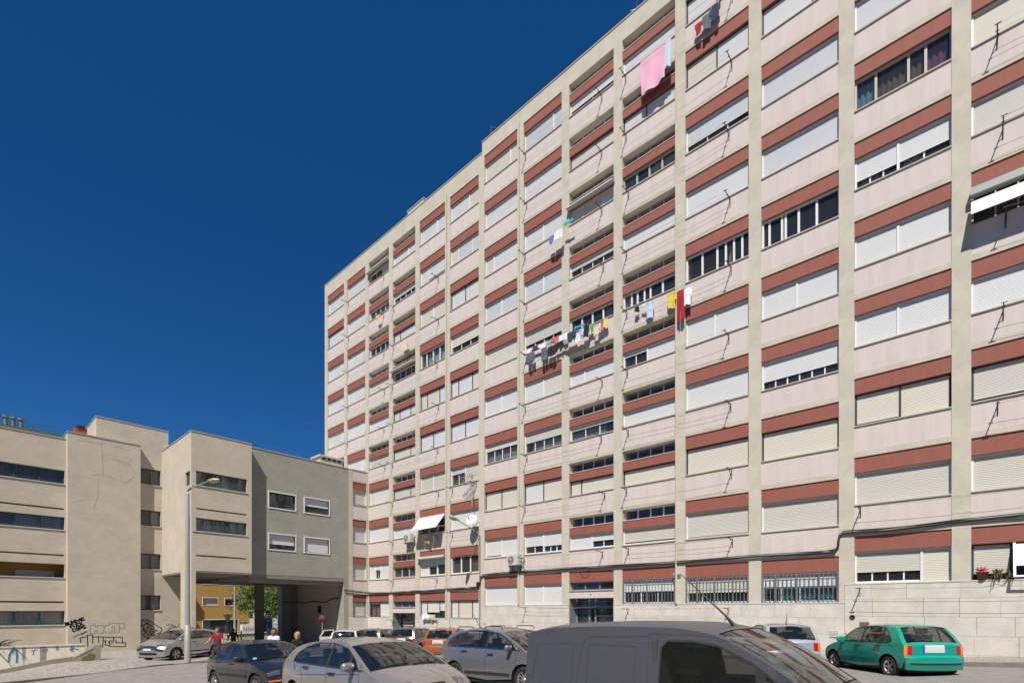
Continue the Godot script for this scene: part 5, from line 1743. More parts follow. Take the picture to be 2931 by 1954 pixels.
func car(d: Dictionary, at: Vector3, heading: float, label: String, pitch := 0.0) -> Node3D:
	var s := shape_of(d)
	var o := thing("car" if not d.has("van") else "van", at, label, "van" if d.has("van") else "car", "cars parked in front of the long facade")
	o.rotation = Vector3(0, -heading, pitch)
	var body: Material = d.paint
	var iw: int = d.i[0] * 4
	var it: int = d.i[1] * 4
	var ir: int = d.i[2] * 4
	var ig: int = d.i[3] * 4
	var last := s.P.size() - 1
	var r: float = d.r
	var ar: float = r + 0.065
	var sill: float = d.get("sill", 0.22)
	# flank outline with the wheel arches
	var low := PackedVector2Array()
	for i in range(0, iw + 1):
		low.append(s.E[i])
	for k in range(1, 7):
		var x := lerpf(s.E[iw].x, s.E[ig].x, k / 7.0)
		low.append(Vector2(x, s.belt(x)))
	for i in range(ig, last + 1):
		low.append(s.E[i])
	for ax in [d.xr, d.xf]:
		for k in 13:
			var a := PI - PI * k / 12.0
			low.append(Vector2(ax + cos(a) * ar, maxf(sill, r + sin(a) * ar)))
		if ax == d.xr:
			low.append(Vector2(0, sill))
	var high := PackedVector2Array()
	for i in range(iw, ig + 1):
		high.append(s.E[i])
	for k in range(1, 7):
		var x := lerpf(s.E[ig].x, s.E[iw].x, k / 7.0)
		high.append(Vector2(x, s.belt(x)))
	var glz := PackedVector2Array()
	for p in d.glass:
		glz.append(Vector2(p[0], p[1]))
	var st := mb()
	var cs: float = d.get("panel_step", 0.13)
	for side in [-1.0, 1.0]:
		flank(st, s, low, side, 0.0, cs)
		for piece in Geometry2D.clip_polygons(high, glz):
			if not Geometry2D.is_polygon_clockwise(piece) == Geometry2D.is_polygon_clockwise(high) and piece.size() < 4:
				continue
			flank(st, s, piece, side, 0.0, cs)
	for z in [[0.0, iw, -1.0, 1.0], [iw, it, -1.0, -0.93], [iw, it, 0.93, 1.0], [it, ir, -1.0, 1.0], [ir, ig, -1.0, -0.86], [ir, ig, 0.86, 1.0], [ig, last, -1.0, 1.0]]:
		st.append_from(lid(s, z[0], z[1], z[2], z[3], 0.0, 14 if z[3] - z[2] > 1 else 2).commit(), 0, Transform3D.IDENTITY)
	if d.has("solid_rear"):
		st.append_from(lid(s, ir, ig, -0.86, 0.86, 0.0, 10).commit(), 0, Transform3D.IDENTITY)
	put(o, "body", done(st), body)
	# glass
	put(o, "windscreen", done(lid(s, iw + 0.15, it - 0.1, -0.93, 0.93, -0.004, 14)), M.car_glass)
	if not d.has("solid_rear"):
		put(o, "rear_window", done(lid(s, ir + 0.3, ig - 0.3, -0.86, 0.86, -0.002, 10)), M.car_glass)
	var cuts: Array = d.pillars
	for side in [-1.0, 1.0]:
		var inside := Geometry2D.intersect_polygons(glz, high)
		for piece in inside:
			var edges := [9.0]
			for c in cuts:
				edges.append_array([c[0] + 0.045, c[0] - 0.045])
			edges.append(-9.0)
			for k in edges.size() - 1:
				var slot := PackedVector2Array([Vector2(edges[k], 0), Vector2(edges[k] - 0.0, 3), Vector2(edges[k + 1], 3), Vector2(edges[k + 1], 0)])
				for gp in Geometry2D.intersect_polygons(piece, slot):
					var g := mb()
					flank(g, s, gp, side, -0.006 if k % 2 == 0 else 0.001)
					put(o, "side_window" if k % 2 == 0 else "window_pillar", done(g), M.car_glass if k % 2 == 0 else M.trim)
	# black frame round the side glass
	st = mb()
	for side in [-1.0, 1.0]:
		var ring: Array = d.glass.duplicate()
		ring.append(d.glass[0])
		seam(st, s, ring.slice(1, ring.size() - 1), 0.022, side, 0.003)
		seam(st, s, [[d.glass[0][0], s.belt(d.glass[0][0])], [d.glass[-1][0], s.belt(d.glass[-1][0])]], 0.03, side, 0.004)
		put(o, "window_trim", done(st), M.chrome if d.has("chrome_trim") else M.trim)
		st = mb()
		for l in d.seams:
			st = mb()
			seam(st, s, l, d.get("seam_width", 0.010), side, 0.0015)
			put(o, "seam_shade", done(st), d.get("seam_paint", M.trim))  # dark strip on the skin, painted for the shade inside a panel gap
		st = mb()
	if d.has("strip"):
		st = mb()
		for side in [-1.0, 1.0]:
			flank(st, s, PackedVector2Array([Vector2(d.xr + ar + 0.05, d.strip - 0.035), Vector2(d.xf - ar - 0.05, d.strip - 0.035), Vector2(d.xf - ar - 0.05, d.strip + 0.035), Vector2(d.xr + ar + 0.05, d.strip + 0.035)]), side, 0.014)
			put(o, "side_strip", done(st), d.get("strip_paint", M.trim))
			st = mb()
	# underbody, arches and cabin
	st = mb()
	bx(st, Vector3(-s.L2 + 0.15, 0.17, -s.W / 2 + 0.22), Vector3(s.L2 - 0.2, 0.52, s.W / 2 - 0.22))
	bx(st, Vector3(-s.L2 + 0.12, 0.24, -s.W / 2 + 0.09), Vector3(d.xr - ar - 0.01, 0.5, s.W / 2 - 0.09))
	bx(st, Vector3(d.xr + ar + 0.01, 0.19, -s.W / 2 + 0.07), Vector3(d.xf - ar - 0.01, 0.6, s.W / 2 - 0.07))
	for ax in [d.xr, d.xf]:
		for side in [-1.0, 1.0]:
			for k in 12:
				var a0 := PI * k / 12.0
				var a1 := PI * (k + 1) / 12.0
				var zo: float = side * (s.hw(ax, 0.6) - 0.02)
				quad(st, Vector3(ax + cos(a0) * ar, r + sin(a0) * ar, zo), Vector3(ax + cos(a1) * ar, r + sin(a1) * ar, zo), Vector3(ax + cos(a1) * ar, r + sin(a1) * ar, zo - side * 0.26), Vector3(ax + cos(a0) * ar, r + sin(a0) * ar, zo - side * 0.26))
	put(o, "underbody", done(st), M.black)
	if not d.has("plain"):
		st = mb()
		var fx: float = d.get("seat", 0.15)
		bx(st, Vector3(s.E[iw].x - 0.42, 0.6, -s.W * 0.42), Vector3(s.E[iw].x - 0.02, s.belt(0.8) - 0.06, s.W * 0.42))
		for z in [-0.36, 0.36]:
			prism_z(st, PackedVector2Array([Vector2(fx + 0.35, 0.45), Vector2(fx + 0.35, 0.58), Vector2(fx - 0.05, 0.56), Vector2(fx - 0.22, 1.12), Vector2(fx - 0.34, 1.12), Vector2(fx - 0.2, 0.45)]), z - 0.24, z + 0.24)
			prism_z(st, PackedVector2Array([Vector2(fx - 0.22, 1.16), Vector2(fx - 0.25, 1.34), Vector2(fx - 0.34, 1.34), Vector2(fx - 0.34, 1.16)]), z - 0.13, z + 0.13)
			if not d.has("van"):
				prism_z(st, PackedVector2Array([Vector2(fx - 0.98, 1.12), Vector2(fx - 1.0, 1.28), Vector2(fx - 1.08, 1.28), Vector2(fx - 1.08, 1.12)]), z - 0.12, z + 0.12)
		if not d.has("van"):
			prism_z(st, PackedVector2Array([Vector2(fx - 0.5, 0.45), Vector2(fx - 0.5, 0.58), Vector2(fx - 0.85, 0.56), Vector2(fx - 1.0, 1.1), Vector2(fx - 1.1, 1.1), Vector2(fx - 1.05, 0.45)]), -0.6, 0.6)
			bx(st, Vector3(-s.L2 + 0.3, 0.5, -s.W * 0.4), Vector3(fx - 1.05, s.belt(-1.5) - 0.1, s.W * 0.4))
		else:
			bx(st, Vector3(fx - 0.5, 0.3, -s.W * 0.44), Vector3(fx - 0.44, s.H - 0.2, s.W * 0.44))
		lathe(st, [Vector2(0.17, -0.012), Vector2(0.19, 0), Vector2(0.17, 0.012), Vector2(0.17, -0.012)], 16, Vector3(-0.9, 0.45, 0).normalized(), Vector3(s.E[iw].x - 0.52, s.belt(0.8) - 0.02, -0.36))
		put(o, "seats", done(st), M.seat_cloth)
	# wheels
	for ax in [d.xr, d.xf]:
		for side in [-1.0, 1.0]:
			wheel(o, Vector3(ax, r, side * (s.hw(ax, 0.5) - 0.11)), r, side, d.get("rim", 0))
	# lamps, plates, handles, mirrors
	for l in d.lamps:
		for side in [-1.0, 1.0]:
			if l.size() > 6 and l[6] != side:
				continue
			var f0: float = l[2] * side
			var f1: float = l[3] * side
			put(o, l[0], done(lid(s, l[4], l[5], minf(f0, f1), maxf(f0, f1), 0.006, 5)), M[l[1]])
	for p in d.get("patches", []):
		put(o, p[0], done(lid(s, p[4], p[5], p[2], p[3], p[6] if p.size() > 6 else 0.005, 6)), M[p[1]])
	for side in [-1.0, 1.0]:
		for h in d.handles:
			st = mb()
			var z: float = side * s.hw(h[0], h[1])
			bx(st, Vector3(h[0] - 0.10, h[1] - 0.014, minf(z, z + side * 0.035)), Vector3(h[0] + 0.10, h[1] + 0.014, maxf(z, z + side * 0.035)))
			put(o, "door_handle", done(st), d.get("handle_paint", M.trim))
		var m: Array = d.mirror
		st = mb()
		var c := Vector3(m[0], m[1], side * (s.hw(m[0], m[1]) + 0.13))
		var rows := []
		for i in 9:
			var row := []
			var ph := PI * i / 8.0
			for j in 13:
				var th := TAU * j / 12.0
				var e := Vector3(sin(ph) * cos(th), cos(ph), sin(ph) * sin(th))
				e = Vector3(signf(e.x) * pow(absf(e.x), 0.7), signf(e.y) * pow(absf(e.y), 0.6), signf(e.z) * pow(absf(e.z), 0.6))
				row.append(c + e * Vector3(0.075 if e.x > 0 else 0.035, 0.075, 0.12))
			rows.append(row)
		grid(st, rows)
		bx(st, Vector3(m[0] - 0.03, m[1] - 0.09, minf(side * (s.hw(m[0], m[1]) - 0.03), c.z)), Vector3(m[0] + 0.03, m[1] - 0.05, maxf(side * (s.hw(m[0], m[1]) - 0.03), c.z)))
		put(o, "mirror", done(st), d.get("mirror_paint", body))
	return o

func prism_z(st: SurfaceTool, poly: PackedVector2Array, z0: float, z1: float):
	prism(st, poly, z0, z1)

func wheel(o: Node3D, at: Vector3, r: float, side: float, kind: int):
	var st := mb()
	lathe(st, [Vector2(r * 0.62, -0.095), Vector2(r * 0.9, -0.1), Vector2(r * 0.985, -0.075), Vector2(r, -0.03), Vector2(r, 0.03), Vector2(r * 0.985, 0.075), Vector2(r * 0.9, 0.1), Vector2(r * 0.64, 0.092), Vector2(r * 0.62, 0.06)], 28, Vector3(0, 0, side), Vector3.ZERO)
	var w := put(o, "wheel", done(st), M.rubber, at)
	st = mb()
	lathe(st, [Vector2(0, 0.02), Vector2(r * 0.62, 0.02)], 20, Vector3(0, 0, side))
	put(w, "hub", done(st), M.black)
	st = mb()
	lathe(st, [Vector2(r * 0.57, 0.03), Vector2(r * 0.60, 0.085), Vector2(r * 0.655, 0.088), Vector2(r * 0.655, 0.03)], 24, Vector3(0, 0, side))
	lathe(st, [Vector2(0, 0.075), Vector2(r * 0.13, 0.072), Vector2(r * 0.16, 0.03)], 14, Vector3(0, 0, side))
	var n: int = [8, 10, 5][kind]
	var wd: float = [0.5, 0.28, 0.5][kind]
	for k in n:
		var a := TAU * k / n
		var d := Vector3(cos(a), sin(a), 0)
		var t := Vector3(-sin(a), cos(a), 0)
		var z := Vector3(0, 0, side)
		var p0 := d * r * 0.10 + z * 0.06
		var p1 := d * r * 0.60 + z * 0.075
		var w0 := t * r * 0.055
		var w1 := t * r * wd * 1.6 / n
		quad(st, p0 - w0, p1 - w1, p1 + w1, p0 + w0)
		quad(st, p0 - w0, p1 - w1, p1 - w1 - z * 0.04, p0 - w0 - z * 0.04)
		quad(st, p0 + w0, p1 + w1, p1 + w1 - z * 0.04, p0 + w0 - z * 0.04)
	put(w, "rim", done(st), M.rim_alloy if kind > 0 else M.rim_cover)

func plate_text(o: Node3D, text: String, at: Vector3, turn: Vector3, h: float, m: Material, called := "plate_text"):
	var t := TextMesh.new()
	var font := SystemFont.new()
	font.font_names = PackedStringArray(["Droid Sans"])
	t.font = font
	t.font_size = 32
	t.pixel_size = h / 26.0
	t.depth = 0.003
	t.text = text
	put(o, called, t, m, at, turn)

func on_land(x: float, z: float, lift := 0.0) -> Vector3:
	return Vector3(x, land(x, z) + lift, z)

func slope_along(x: float, z: float, h: float) -> float:
	var d := Vector2(cos(h), sin(h)) * 1.3
	return atan2(land(x + d.x, z + d.y) - land(x - d.x, z - d.y), 2.6)

func cars():
	paint("paint_greybrown", lin(0.29, 0.275, 0.265), 0.5)
	paint("paint_black", lin(0.012, 0.012, 0.016), 0.0)
	paint("paint_greyblue", lin(0.19, 0.193, 0.21), 0.5)
	var van_paint := paint("paint_van", lin(0.052, 0.056, 0.069), 0.0)
	van_paint.clearcoat = 0.35
	van_paint.clearcoat_roughness = 0.18
	van_paint.roughness = 0.5
	mat("van_seam_shade", lin(0.035, 0.036, 0.042), 0.6)  # darker than the van paint: shade of its panel gaps put into colour
	paint("paint_green", lin(0.0, 0.235, 0.17), 0.0)
	paint("paint_silver", lin(0.50, 0.50, 0.52), 0.8)
	paint("paint_lightsilver", lin(0.40, 0.45, 0.52), 0.5)
	paint("paint_orange", lin(0.31, 0.09, 0.03), 0.1)
	paint("paint_white", lin(0.52, 0.52, 0.51), 0.0)
	paint("paint_darkgrey", lin(0.055, 0.05, 0.045), 0.3)
	paint("paint_redgrey", lin(0.10, 0.06, 0.055), 0.3)
	var hatch := {"L": 4.28, "W": 1.81, "H": 1.49, "belt": [0.97, 1.05], "r": 0.315, "xf": 1.2, "xr": -1.40, "i": [6, 8, 12, 13], "taper": 0.74,
		"prof": [[2.10, 0.20], [2.14, 0.40], [2.11, 0.60], [1.99, 0.74], [1.72, 0.87], [1.42, 0.98], [1.24, 1.03], [0.86, 1.22], [0.42, 1.41], [-0.1, 1.485], [-0.7, 1.49], [-1.2, 1.44], [-1.60, 1.34], [-1.96, 1.07], [-2.09, 0.90], [-2.13, 0.62], [-2.13, 0.42], [-2.09, 0.24]],
		"glass": [[1.06, 0.9], [0.80, 1.14], [0.40, 1.335], [-0.1, 1.41], [-0.7, 1.405], [-1.1, 1.325], [-1.40, 1.18], [-1.44, 1.06], [-1.30, 0.9]],
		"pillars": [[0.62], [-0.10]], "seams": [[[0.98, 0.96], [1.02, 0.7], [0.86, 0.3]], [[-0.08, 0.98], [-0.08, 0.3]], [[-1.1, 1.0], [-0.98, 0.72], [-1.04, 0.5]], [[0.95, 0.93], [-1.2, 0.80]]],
		"handles": [[0.12, 0.90], [-0.86, 0.96]], "mirror": [0.80, 1.05], "rim": 1, "nose": 0.20, "tail": 0.12,
		"lamps": [["headlight", "light_clear", 0.50, 0.93, 7.5, 15.0], ["tail_light", "light_red", 0.72, 0.99, 52.5, 58.0]],
		"patches": [["grille", "black", -0.20, 0.20, 8.6, 13.4], ["lower_grille", "black", -0.5, 0.5, 2.0, 5.5], ["number_plate", "plate_white", -0.28, 0.28, 5.6, 7.4, 0.012]], "paint": M.paint_greybrown}
	var h := 0.0
	var c := car(hatch, on_land(-8.58, -5.5, 0.02), h, "grey brown hatchback with facade reflections in its windscreen", slope_along(-8.6, -5.5, h))
	emblem(c, shape_of(hatch))
	st_wipers(c, shape_of(hatch), 24)
	# older black hatchback
	var small := {"L": 3.85, "W": 1.64, "H": 1.42, "belt": [0.90, 0.93], "r": 0.285, "xf": 1.22, "xr": -1.22, "i": [5, 7, 11, 12], "taper": 0.76,
		"prof": [[1.88, 0.20], [1.925, 0.40], [1.90, 0.55], [1.83, 0.70], [1.40, 0.84], [0.98, 0.93], [0.68, 1.12], [0.34, 1.325], [-0.1, 1.405], [-0.6, 1.415], [-1.05, 1.38], [-1.38, 1.30], [-1.72, 0.98], [-1.86, 0.85], [-1.92, 0.6], [-1.925, 0.42], [-1.88, 0.24]],
		"glass": [[0.80, 0.82], [0.56, 1.06], [0.30, 1.26], [-0.1, 1.335], [-0.6, 1.34], [-1.0, 1.30], [-1.22, 1.2], [-1.42, 0.96], [-1.36, 0.82]],
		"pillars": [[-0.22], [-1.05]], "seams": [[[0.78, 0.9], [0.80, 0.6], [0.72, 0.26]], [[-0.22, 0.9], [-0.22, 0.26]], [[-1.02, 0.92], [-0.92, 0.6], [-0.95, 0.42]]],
		"handles": [[-0.06, 0.80], [-0.92, 0.84]], "mirror": [0.62, 0.96], "mirror_paint": M.trim, "rim": 2, "strip": 0.52,
		"lamps": [["headlight", "light_clear", 0.60, 0.97, 9.0, 12.5], ["turn_signal", "light_amber", 0.60, 0.97, 4.6, 5.6], ["tail_light", "light_red", 0.72, 0.99, 48.5, 54.0]],
		"patches": [["grille", "black", -0.58, 0.58, 9.2, 12.0], ["bumper_strip", "trim", -1.0, 1.0, 5.8, 7.6], ["number_plate", "plate_white", -0.3, 0.3, 4.0, 5.6, 0.012]], "paint": M.paint_black}
	h = -0.055
	c = car(small, on_land(-14.6, -5.94, 0.02), h, "small black five door hatchback, leftmost of the near cars", slope_along(-14.6, -5.9, h))
	st_wipers(c, shape_of(small), 20)
	sticker(c, shape_of(small))
	# grey blue high crossover
	var cross := {"L": 4.37, "W": 1.84, "H": 1.63, "belt": [1.03, 1.14], "r": 0.335, "xf": 1.28, "xr": -1.33, "i": [6, 8, 12, 13], "taper": 0.74, "sill": 0.26,
		"prof": [[2.12, 0.22], [2.17, 0.44], [2.15, 0.68], [2.04, 0.84], [1.74, 0.97], [1.46, 1.05], [1.32, 1.10], [0.86, 1.34], [0.36, 1.54], [-0.2, 1.625], [-0.8, 1.63], [-1.35, 1.58], [-1.72, 1.49], [-2.05, 1.12], [-2.14, 0.95], [-2.18, 0.66], [-2.18, 0.46], [-2.12, 0.28]],
		"glass": [[1.16, 0.95], [0.82, 1.25], [0.36, 1.455], [-0.2, 1.54], [-0.8, 1.535], [-1.3, 1.45], [-1.66, 1.30], [-1.72, 1.17], [-1.56, 1.0]],
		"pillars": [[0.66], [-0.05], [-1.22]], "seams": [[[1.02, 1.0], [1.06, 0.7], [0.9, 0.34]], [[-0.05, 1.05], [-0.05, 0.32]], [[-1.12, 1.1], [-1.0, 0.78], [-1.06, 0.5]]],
		"handles": [[0.14, 0.94], [-0.90, 1.0]], "mirror": [0.86, 1.12], "rim": 1, "nose": 0.20, "tail": 0.12, "strip": 0.44, "chrome_trim": true,
		"lamps": [["headlight", "light_clear", 0.52, 0.96, 9.5, 14.0], ["fog_lamp_panel", "black", 0.55, 0.95, 5.6, 8.0], ["tail_light", "light_red", 0.74, 0.99, 52.5, 58.0]],
		"patches": [["grille", "black", -0.62, 0.62, 7.0, 11.0], ["grille_bar", "chrome", -0.6, 0.6, 9.4, 9.8, 0.012], ["lower_grille", "black", -0.62, 0.62, 2.2, 4.4], ["number_plate", "plate_white", -0.28, 0.28, 6.0, 7.8, 0.014]], "paint": M.paint_greyblue}
	h = 0.024
	c = car(cross, on_land(-9.59, -10.5, -0.09), h, "grey blue crossover with roof rails behind the near hatchback", slope_along(-9.6, -10.5, h))
	roof_rails(c, 0.62)
	whip(c, Vector3(-1.15, 1.6, 0), Vector3(-0.35, 0.42, 0))
	# silver crossover on the pavement
	var cross2 := cross.duplicate()
	cross2.paint = M.paint_silver
	cross2.rim = 2
	h = 1.032
	c = car(cross2, on_land(-32.44, -8.87, 0.12), h, "silver crossover parked on the cobbled pavement beside the street lamp", slope_along(-32.4, -8.9, h))
	roof_rails(c, 0.62)
	# panel van
	var pv := {"L": 4.21, "W": 1.83, "H": 1.82, "belt": [1.10, 1.12], "r": 0.31, "xf": 1.27, "xr": -1.43, "i": [6, 8, 12, 13], "taper": 0.86, "bluff": 0.10, "sill": 0.24, "van": true, "solid_rear": true,
		"prof": [[2.06, 0.22], [2.10, 0.45], [2.06, 0.68], [1.94, 0.84], [1.74, 0.98], [1.58, 1.08], [1.46, 1.16], [1.0, 1.48], [0.55, 1.715], [0.1, 1.80], [-0.8, 1.835], [-1.6, 1.825], [-2.0, 1.77], [-2.09, 1.62], [-2.10, 1.1], [-2.10, 0.7], [-2.10, 0.45], [-2.06, 0.26]],
		"glass": [[1.30, 1.0], [1.22, 1.14], [0.88, 1.40], [0.56, 1.56], [0.30, 1.605], [0.02, 1.61], [-0.05, 1.54], [-0.07, 1.0]],
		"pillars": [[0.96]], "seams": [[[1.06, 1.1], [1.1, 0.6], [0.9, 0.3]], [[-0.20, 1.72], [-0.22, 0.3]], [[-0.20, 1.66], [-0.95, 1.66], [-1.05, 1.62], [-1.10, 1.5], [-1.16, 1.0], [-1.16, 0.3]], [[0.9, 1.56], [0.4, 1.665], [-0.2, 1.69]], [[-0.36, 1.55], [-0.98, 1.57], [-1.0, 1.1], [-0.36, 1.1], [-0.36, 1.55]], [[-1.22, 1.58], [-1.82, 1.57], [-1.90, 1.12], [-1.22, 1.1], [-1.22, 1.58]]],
		"handles": [[0.0, 0.98], [-0.34, 0.98]], "mirror": [1.02, 1.18], "mirror_paint": M.trim, "rim": 0, "nose": 0.16, "tail": 0.07, "seat": 0.35, "seam_width": 0.008, "seam_paint": M.van_seam_shade, "strip_paint": M.trim,
		"lamps": [["headlight", "light_clear", 0.55, 0.97, 8.5, 15.0], ["tail_light", "light_red", 0.86, 0.99, 53.0, 58.0]],
		"patches": [["grille", "black", -0.5, 0.5, 7.0, 9.6]], "paint": van_paint}
	h = 0.026
	c = car(pv, on_land(-2.42, -5.95, -0.04), h, "dark grey panel van in the foreground with a black whip aerial", slope_along(-2.3, -6.1, h))
	var vs := shape_of(pv)
	var st := mb()
	for side in [-1.0, 1.0]:
		flank(st, vs, PackedVector2Array([Vector2(-2.04, 0.965), Vector2(-1.18, 0.965), Vector2(-1.18, 1.03), Vector2(-2.04, 1.03)]), side, 0.004)
	put(c, "door_rail", done(st), M.trim)
	whip(c, Vector3(0.45, 1.75, 0), Vector3(-0.62, 0.62, 0))
	# green hatchback
	var gp := {"L": 3.72, "W": 1.655, "H": 1.42, "belt": [0.88, 0.93], "r": 0.28, "xf": 1.18, "xr": -1.22, "i": [5, 7, 11, 12], "taper": 0.76,
		"prof": [[1.80, 0.20], [1.86, 0.38], [1.84, 0.54], [1.75, 0.70], [1.35, 0.83], [0.95, 0.92], [0.62, 1.12], [0.28, 1.325], [-0.15, 1.40], [-0.65, 1.415], [-1.1, 1.39], [-1.38, 1.335], [-1.72, 0.95], [-1.80, 0.86], [-1.81, 0.62], [-1.86, 0.56], [-1.87, 0.40], [-1.82, 0.22]],
		"glass": [[0.78, 0.8], [0.54, 1.05], [0.26, 1.26], [-0.15, 1.33], [-0.65, 1.335], [-0.98, 1.30], [-1.12, 1.2], [-1.34, 0.97], [-1.28, 0.82]],
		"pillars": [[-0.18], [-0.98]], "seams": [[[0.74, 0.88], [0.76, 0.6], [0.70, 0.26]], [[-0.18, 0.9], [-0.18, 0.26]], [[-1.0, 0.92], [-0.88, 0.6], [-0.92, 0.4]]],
		"handles": [[-0.02, 0.79], [-0.86, 0.82]], "mirror": [0.60, 0.95], "rim": 2, "strip": 0.53, "strip_paint": M.paint_green, "tail": 0.08,
		"lamps": [["headlight", "light_clear", 0.60, 0.97, 9.0, 12.5], ["tail_light", "light_red", 0.74, 0.90, 51.6, 56.0], ["turn_signal", "light_amber", 0.90, 1.0, 51.6, 56.0]],
		"patches": [["rear_wiper", "trim", -0.25, 0.02, 47.4, 47.8, 0.02], ["number_plate", "plate_white", -0.36, 0.30, 51.6, 55.0, 0.012], ["plate_band", "plate_blue", -0.42, -0.36, 51.6, 55.0, 0.012], ["bumper_groove", "trim", -0.9, 0.9, 63.7, 64.5, 0.012]], "paint": M.paint_green}
	h = -2.29
	c = car(gp, on_land(-2.106, -18.34, -0.06), h, "bright green hatchback seen from behind before the marble plinth", slope_along(-2.1, -18.3, h))
	plate_text(c, "POLO", Vector3(-1.80, 0.86, 0.52), Vector3(0, -PI / 2, 0), 0.05, M.chrome, "model_badge")
	# silver hatchback half hidden by the van
	var sp := gp.duplicate()
	sp.paint = M.paint_lightsilver
	sp.strip_paint = M.paint_lightsilver
	sp.patches = [["number_plate", "plate_white", -0.3, 0.3, 55.0, 58.0, 0.012]]
	h = -2.082
	c = car(sp, on_land(-5.1, -18.7, 0.0), h, "light silver hatchback half hidden behind the van", slope_along(-5, -17, h))
	whip(c, Vector3(-1.0, 1.4, 0), Vector3(-0.12, 0.32, 0))
	# the row along the facade, seen over the near roofs
	var row := gp.duplicate()
	row.patches = [["number_plate", "plate_white", -0.36, 0.36, 51.6, 55.0, 0.012], ["plate_band", "plate_blue", -0.42, -0.36, 51.6, 55.0, 0.012], ["rear_wiper", "trim", -0.25, 0.02, 47.4, 47.8, 0.02]]
	row.paint = M.paint_orange
	row.strip_paint = M.trim
	row.lamps = [["tail_light", "light_red", 0.90, 1.0, 50.0, 58.0]]
	row.panel_step = 0.2
	h = -2.072
	c = car(row, on_land(-19.9, -17.3, 0.0), h, "orange hatchback parked nose to the marble plinth", 0.0)
	plate_text(c, "50-42-00", Vector3(-1.845, 0.71, 0), Vector3(0, -PI / 2, 0), 0.085, M.black)
	whip(c, Vector3(-0.1, 1.4, 0), Vector3(-0.1, 0.5, 0))
	var est := row.duplicate()
	est.paint = M.paint_darkgrey
	est.L = 4.3
	est.prof = [[2.05, 0.20], [2.14, 0.38], [2.10, 0.54], [2.0, 0.70], [1.55, 0.84], [1.12, 0.93], [0.78, 1.13], [0.40, 1.34], [-0.1, 1.42], [-0.8, 1.43], [-1.4, 1.42], [-1.80, 1.36], [-2.02, 0.98], [-2.10, 0.86], [-2.13, 0.62], [-2.15, 0.5], [-2.15, 0.40], [-2.10, 0.22]]
	est.glass = [[0.94, 0.8], [0.68, 1.06], [0.36, 1.27], [-0.1, 1.345], [-0.8, 1.35], [-1.5, 1.33], [-1.72, 1.22], [-1.82, 0.98], [-1.76, 0.82]]
	est.pillars = [[-0.1], [-0.95]]
	est.xf = 1.3
	est.xr = -1.3
	est.seams = []
	est.handles = [[0.0, 0.8], [-0.9, 0.82]]
	h = -2.098
	car(est, on_land(-24.6, -18.7, 0.0), h, "dark grey estate car left of the orange hatchback", 0.0)
	var sed := est.duplicate()
	sed.paint = M.paint_redgrey
	h = -2.2
	car(sed, on_land(-26.6, -17.6, 0.0), h, "dark maroon car between the white and the dark grey cars", 0.0)
	var wc := est.duplicate()
	wc.paint = M.paint_white
	h = -2.442
	c = car(wc, on_land(-27.26, -15.98, 0.0), h, "white car with its left door open before the passage", 0.0)
	st = mb()
	var outl := PackedVector2Array([Vector2(0, 0.3), Vector2(1.0, 0.3), Vector2(1.05, 0.95), Vector2(0.82, 1.35), Vector2(0.25, 1.38), Vector2(0, 0.95)])
	var gap := PackedVector2Array([Vector2(0.08, 0.96), Vector2(0.96, 0.96), Vector2(0.76, 1.29), Vector2(0.30, 1.32)])
	for piece in [PackedVector2Array([outl[0], outl[1], outl[2], gap[1], gap[0], outl[5]]), PackedVector2Array([outl[2], outl[3], gap[2], gap[1]]), PackedVector2Array([outl[3], outl[4], gap[3], gap[2]]), PackedVector2Array([outl[4], outl[5], gap[0], gap[3]])]:
		prism(st, piece, -0.03, 0.03)
	var dr := put(c, "door", done(st), M.paint_white, Vector3(0.95, 0, -0.86), Vector3(0, deg_to_rad(112), 0))
	st = mb()
	prism(st, gap, -0.004, 0.004)
	put(dr, "door_window", done(st), M.car_glass)

func emblem(c: Node3D, s: Shape):
	# a small metal beast rearing on the black grille
	var st := mb()
	prism(st, PackedVector2Array([Vector2(-0.05, 0.05), Vector2(-0.02, 0.055), Vector2(-0.01, 0.03), Vector2(0.03, 0.045), Vector2(0.07, 0.035), Vector2(0.035, 0.015), Vector2(0.06, 0.0), Vector2(0.02, -0.005), Vector2(0.045, -0.04), Vector2(0.06, -0.07), Vector2(0.02, -0.05), Vector2(-0.01, -0.03), Vector2(-0.03, -0.075), Vector2(-0.055, -0.07), Vector2(-0.035, -0.02), Vector2(-0.07, -0.01), Vector2(-0.06, 0.01), Vector2(-0.035, 0.012)]), 0.0, 0.012)
	put(c, "badge", done(st), M.chrome, s.at(11.2, 0.0, 0.01), Vector3(-0.75, PI / 2, 0))

func st_wipers(c: Node3D, s: Shape, iw: int):
	for f in [[0.75, 0.05], [-0.05, -0.7]]:
		var st := mb()
		var pts := []
		for k in 7:
			pts.append(s.at(iw + 0.3 + 0.5 * k / 6.0, lerpf(f[0], f[1], k / 6.0), 0.012))
		tube(st, pts, 0.01, 4)
		put(c, "wiper", done(st), M.trim)

func sticker(c: Node3D, s: Shape):
	put(c, "windscreen_sticker", done(lid(s, 20.7, 21.6, 0.72, 0.84, 0.004, 2)), M.teal_cloth)
	put(c, "windscreen_sticker", done(lid(s, 21.2, 22.0, -0.72, -0.56, 0.004, 2)), M.lime_cloth)

func roof_rails(c: Node3D, z: float):
	for side in [-1.0, 1.0]:
		for q in [[0.35, -0.35], [-0.75, -1.45]]:
			var st := mb()
			tube(st, [Vector3(q[0], 1.565, z * side), Vector3(q[0] - 0.06, 1.65, z * side), Vector3(q[1] + 0.06, 1.655, z * side), Vector3(q[1], 1.565, z * side)], 0.014, 6)
			put(c, "roof_rail", done(st), M.trim)

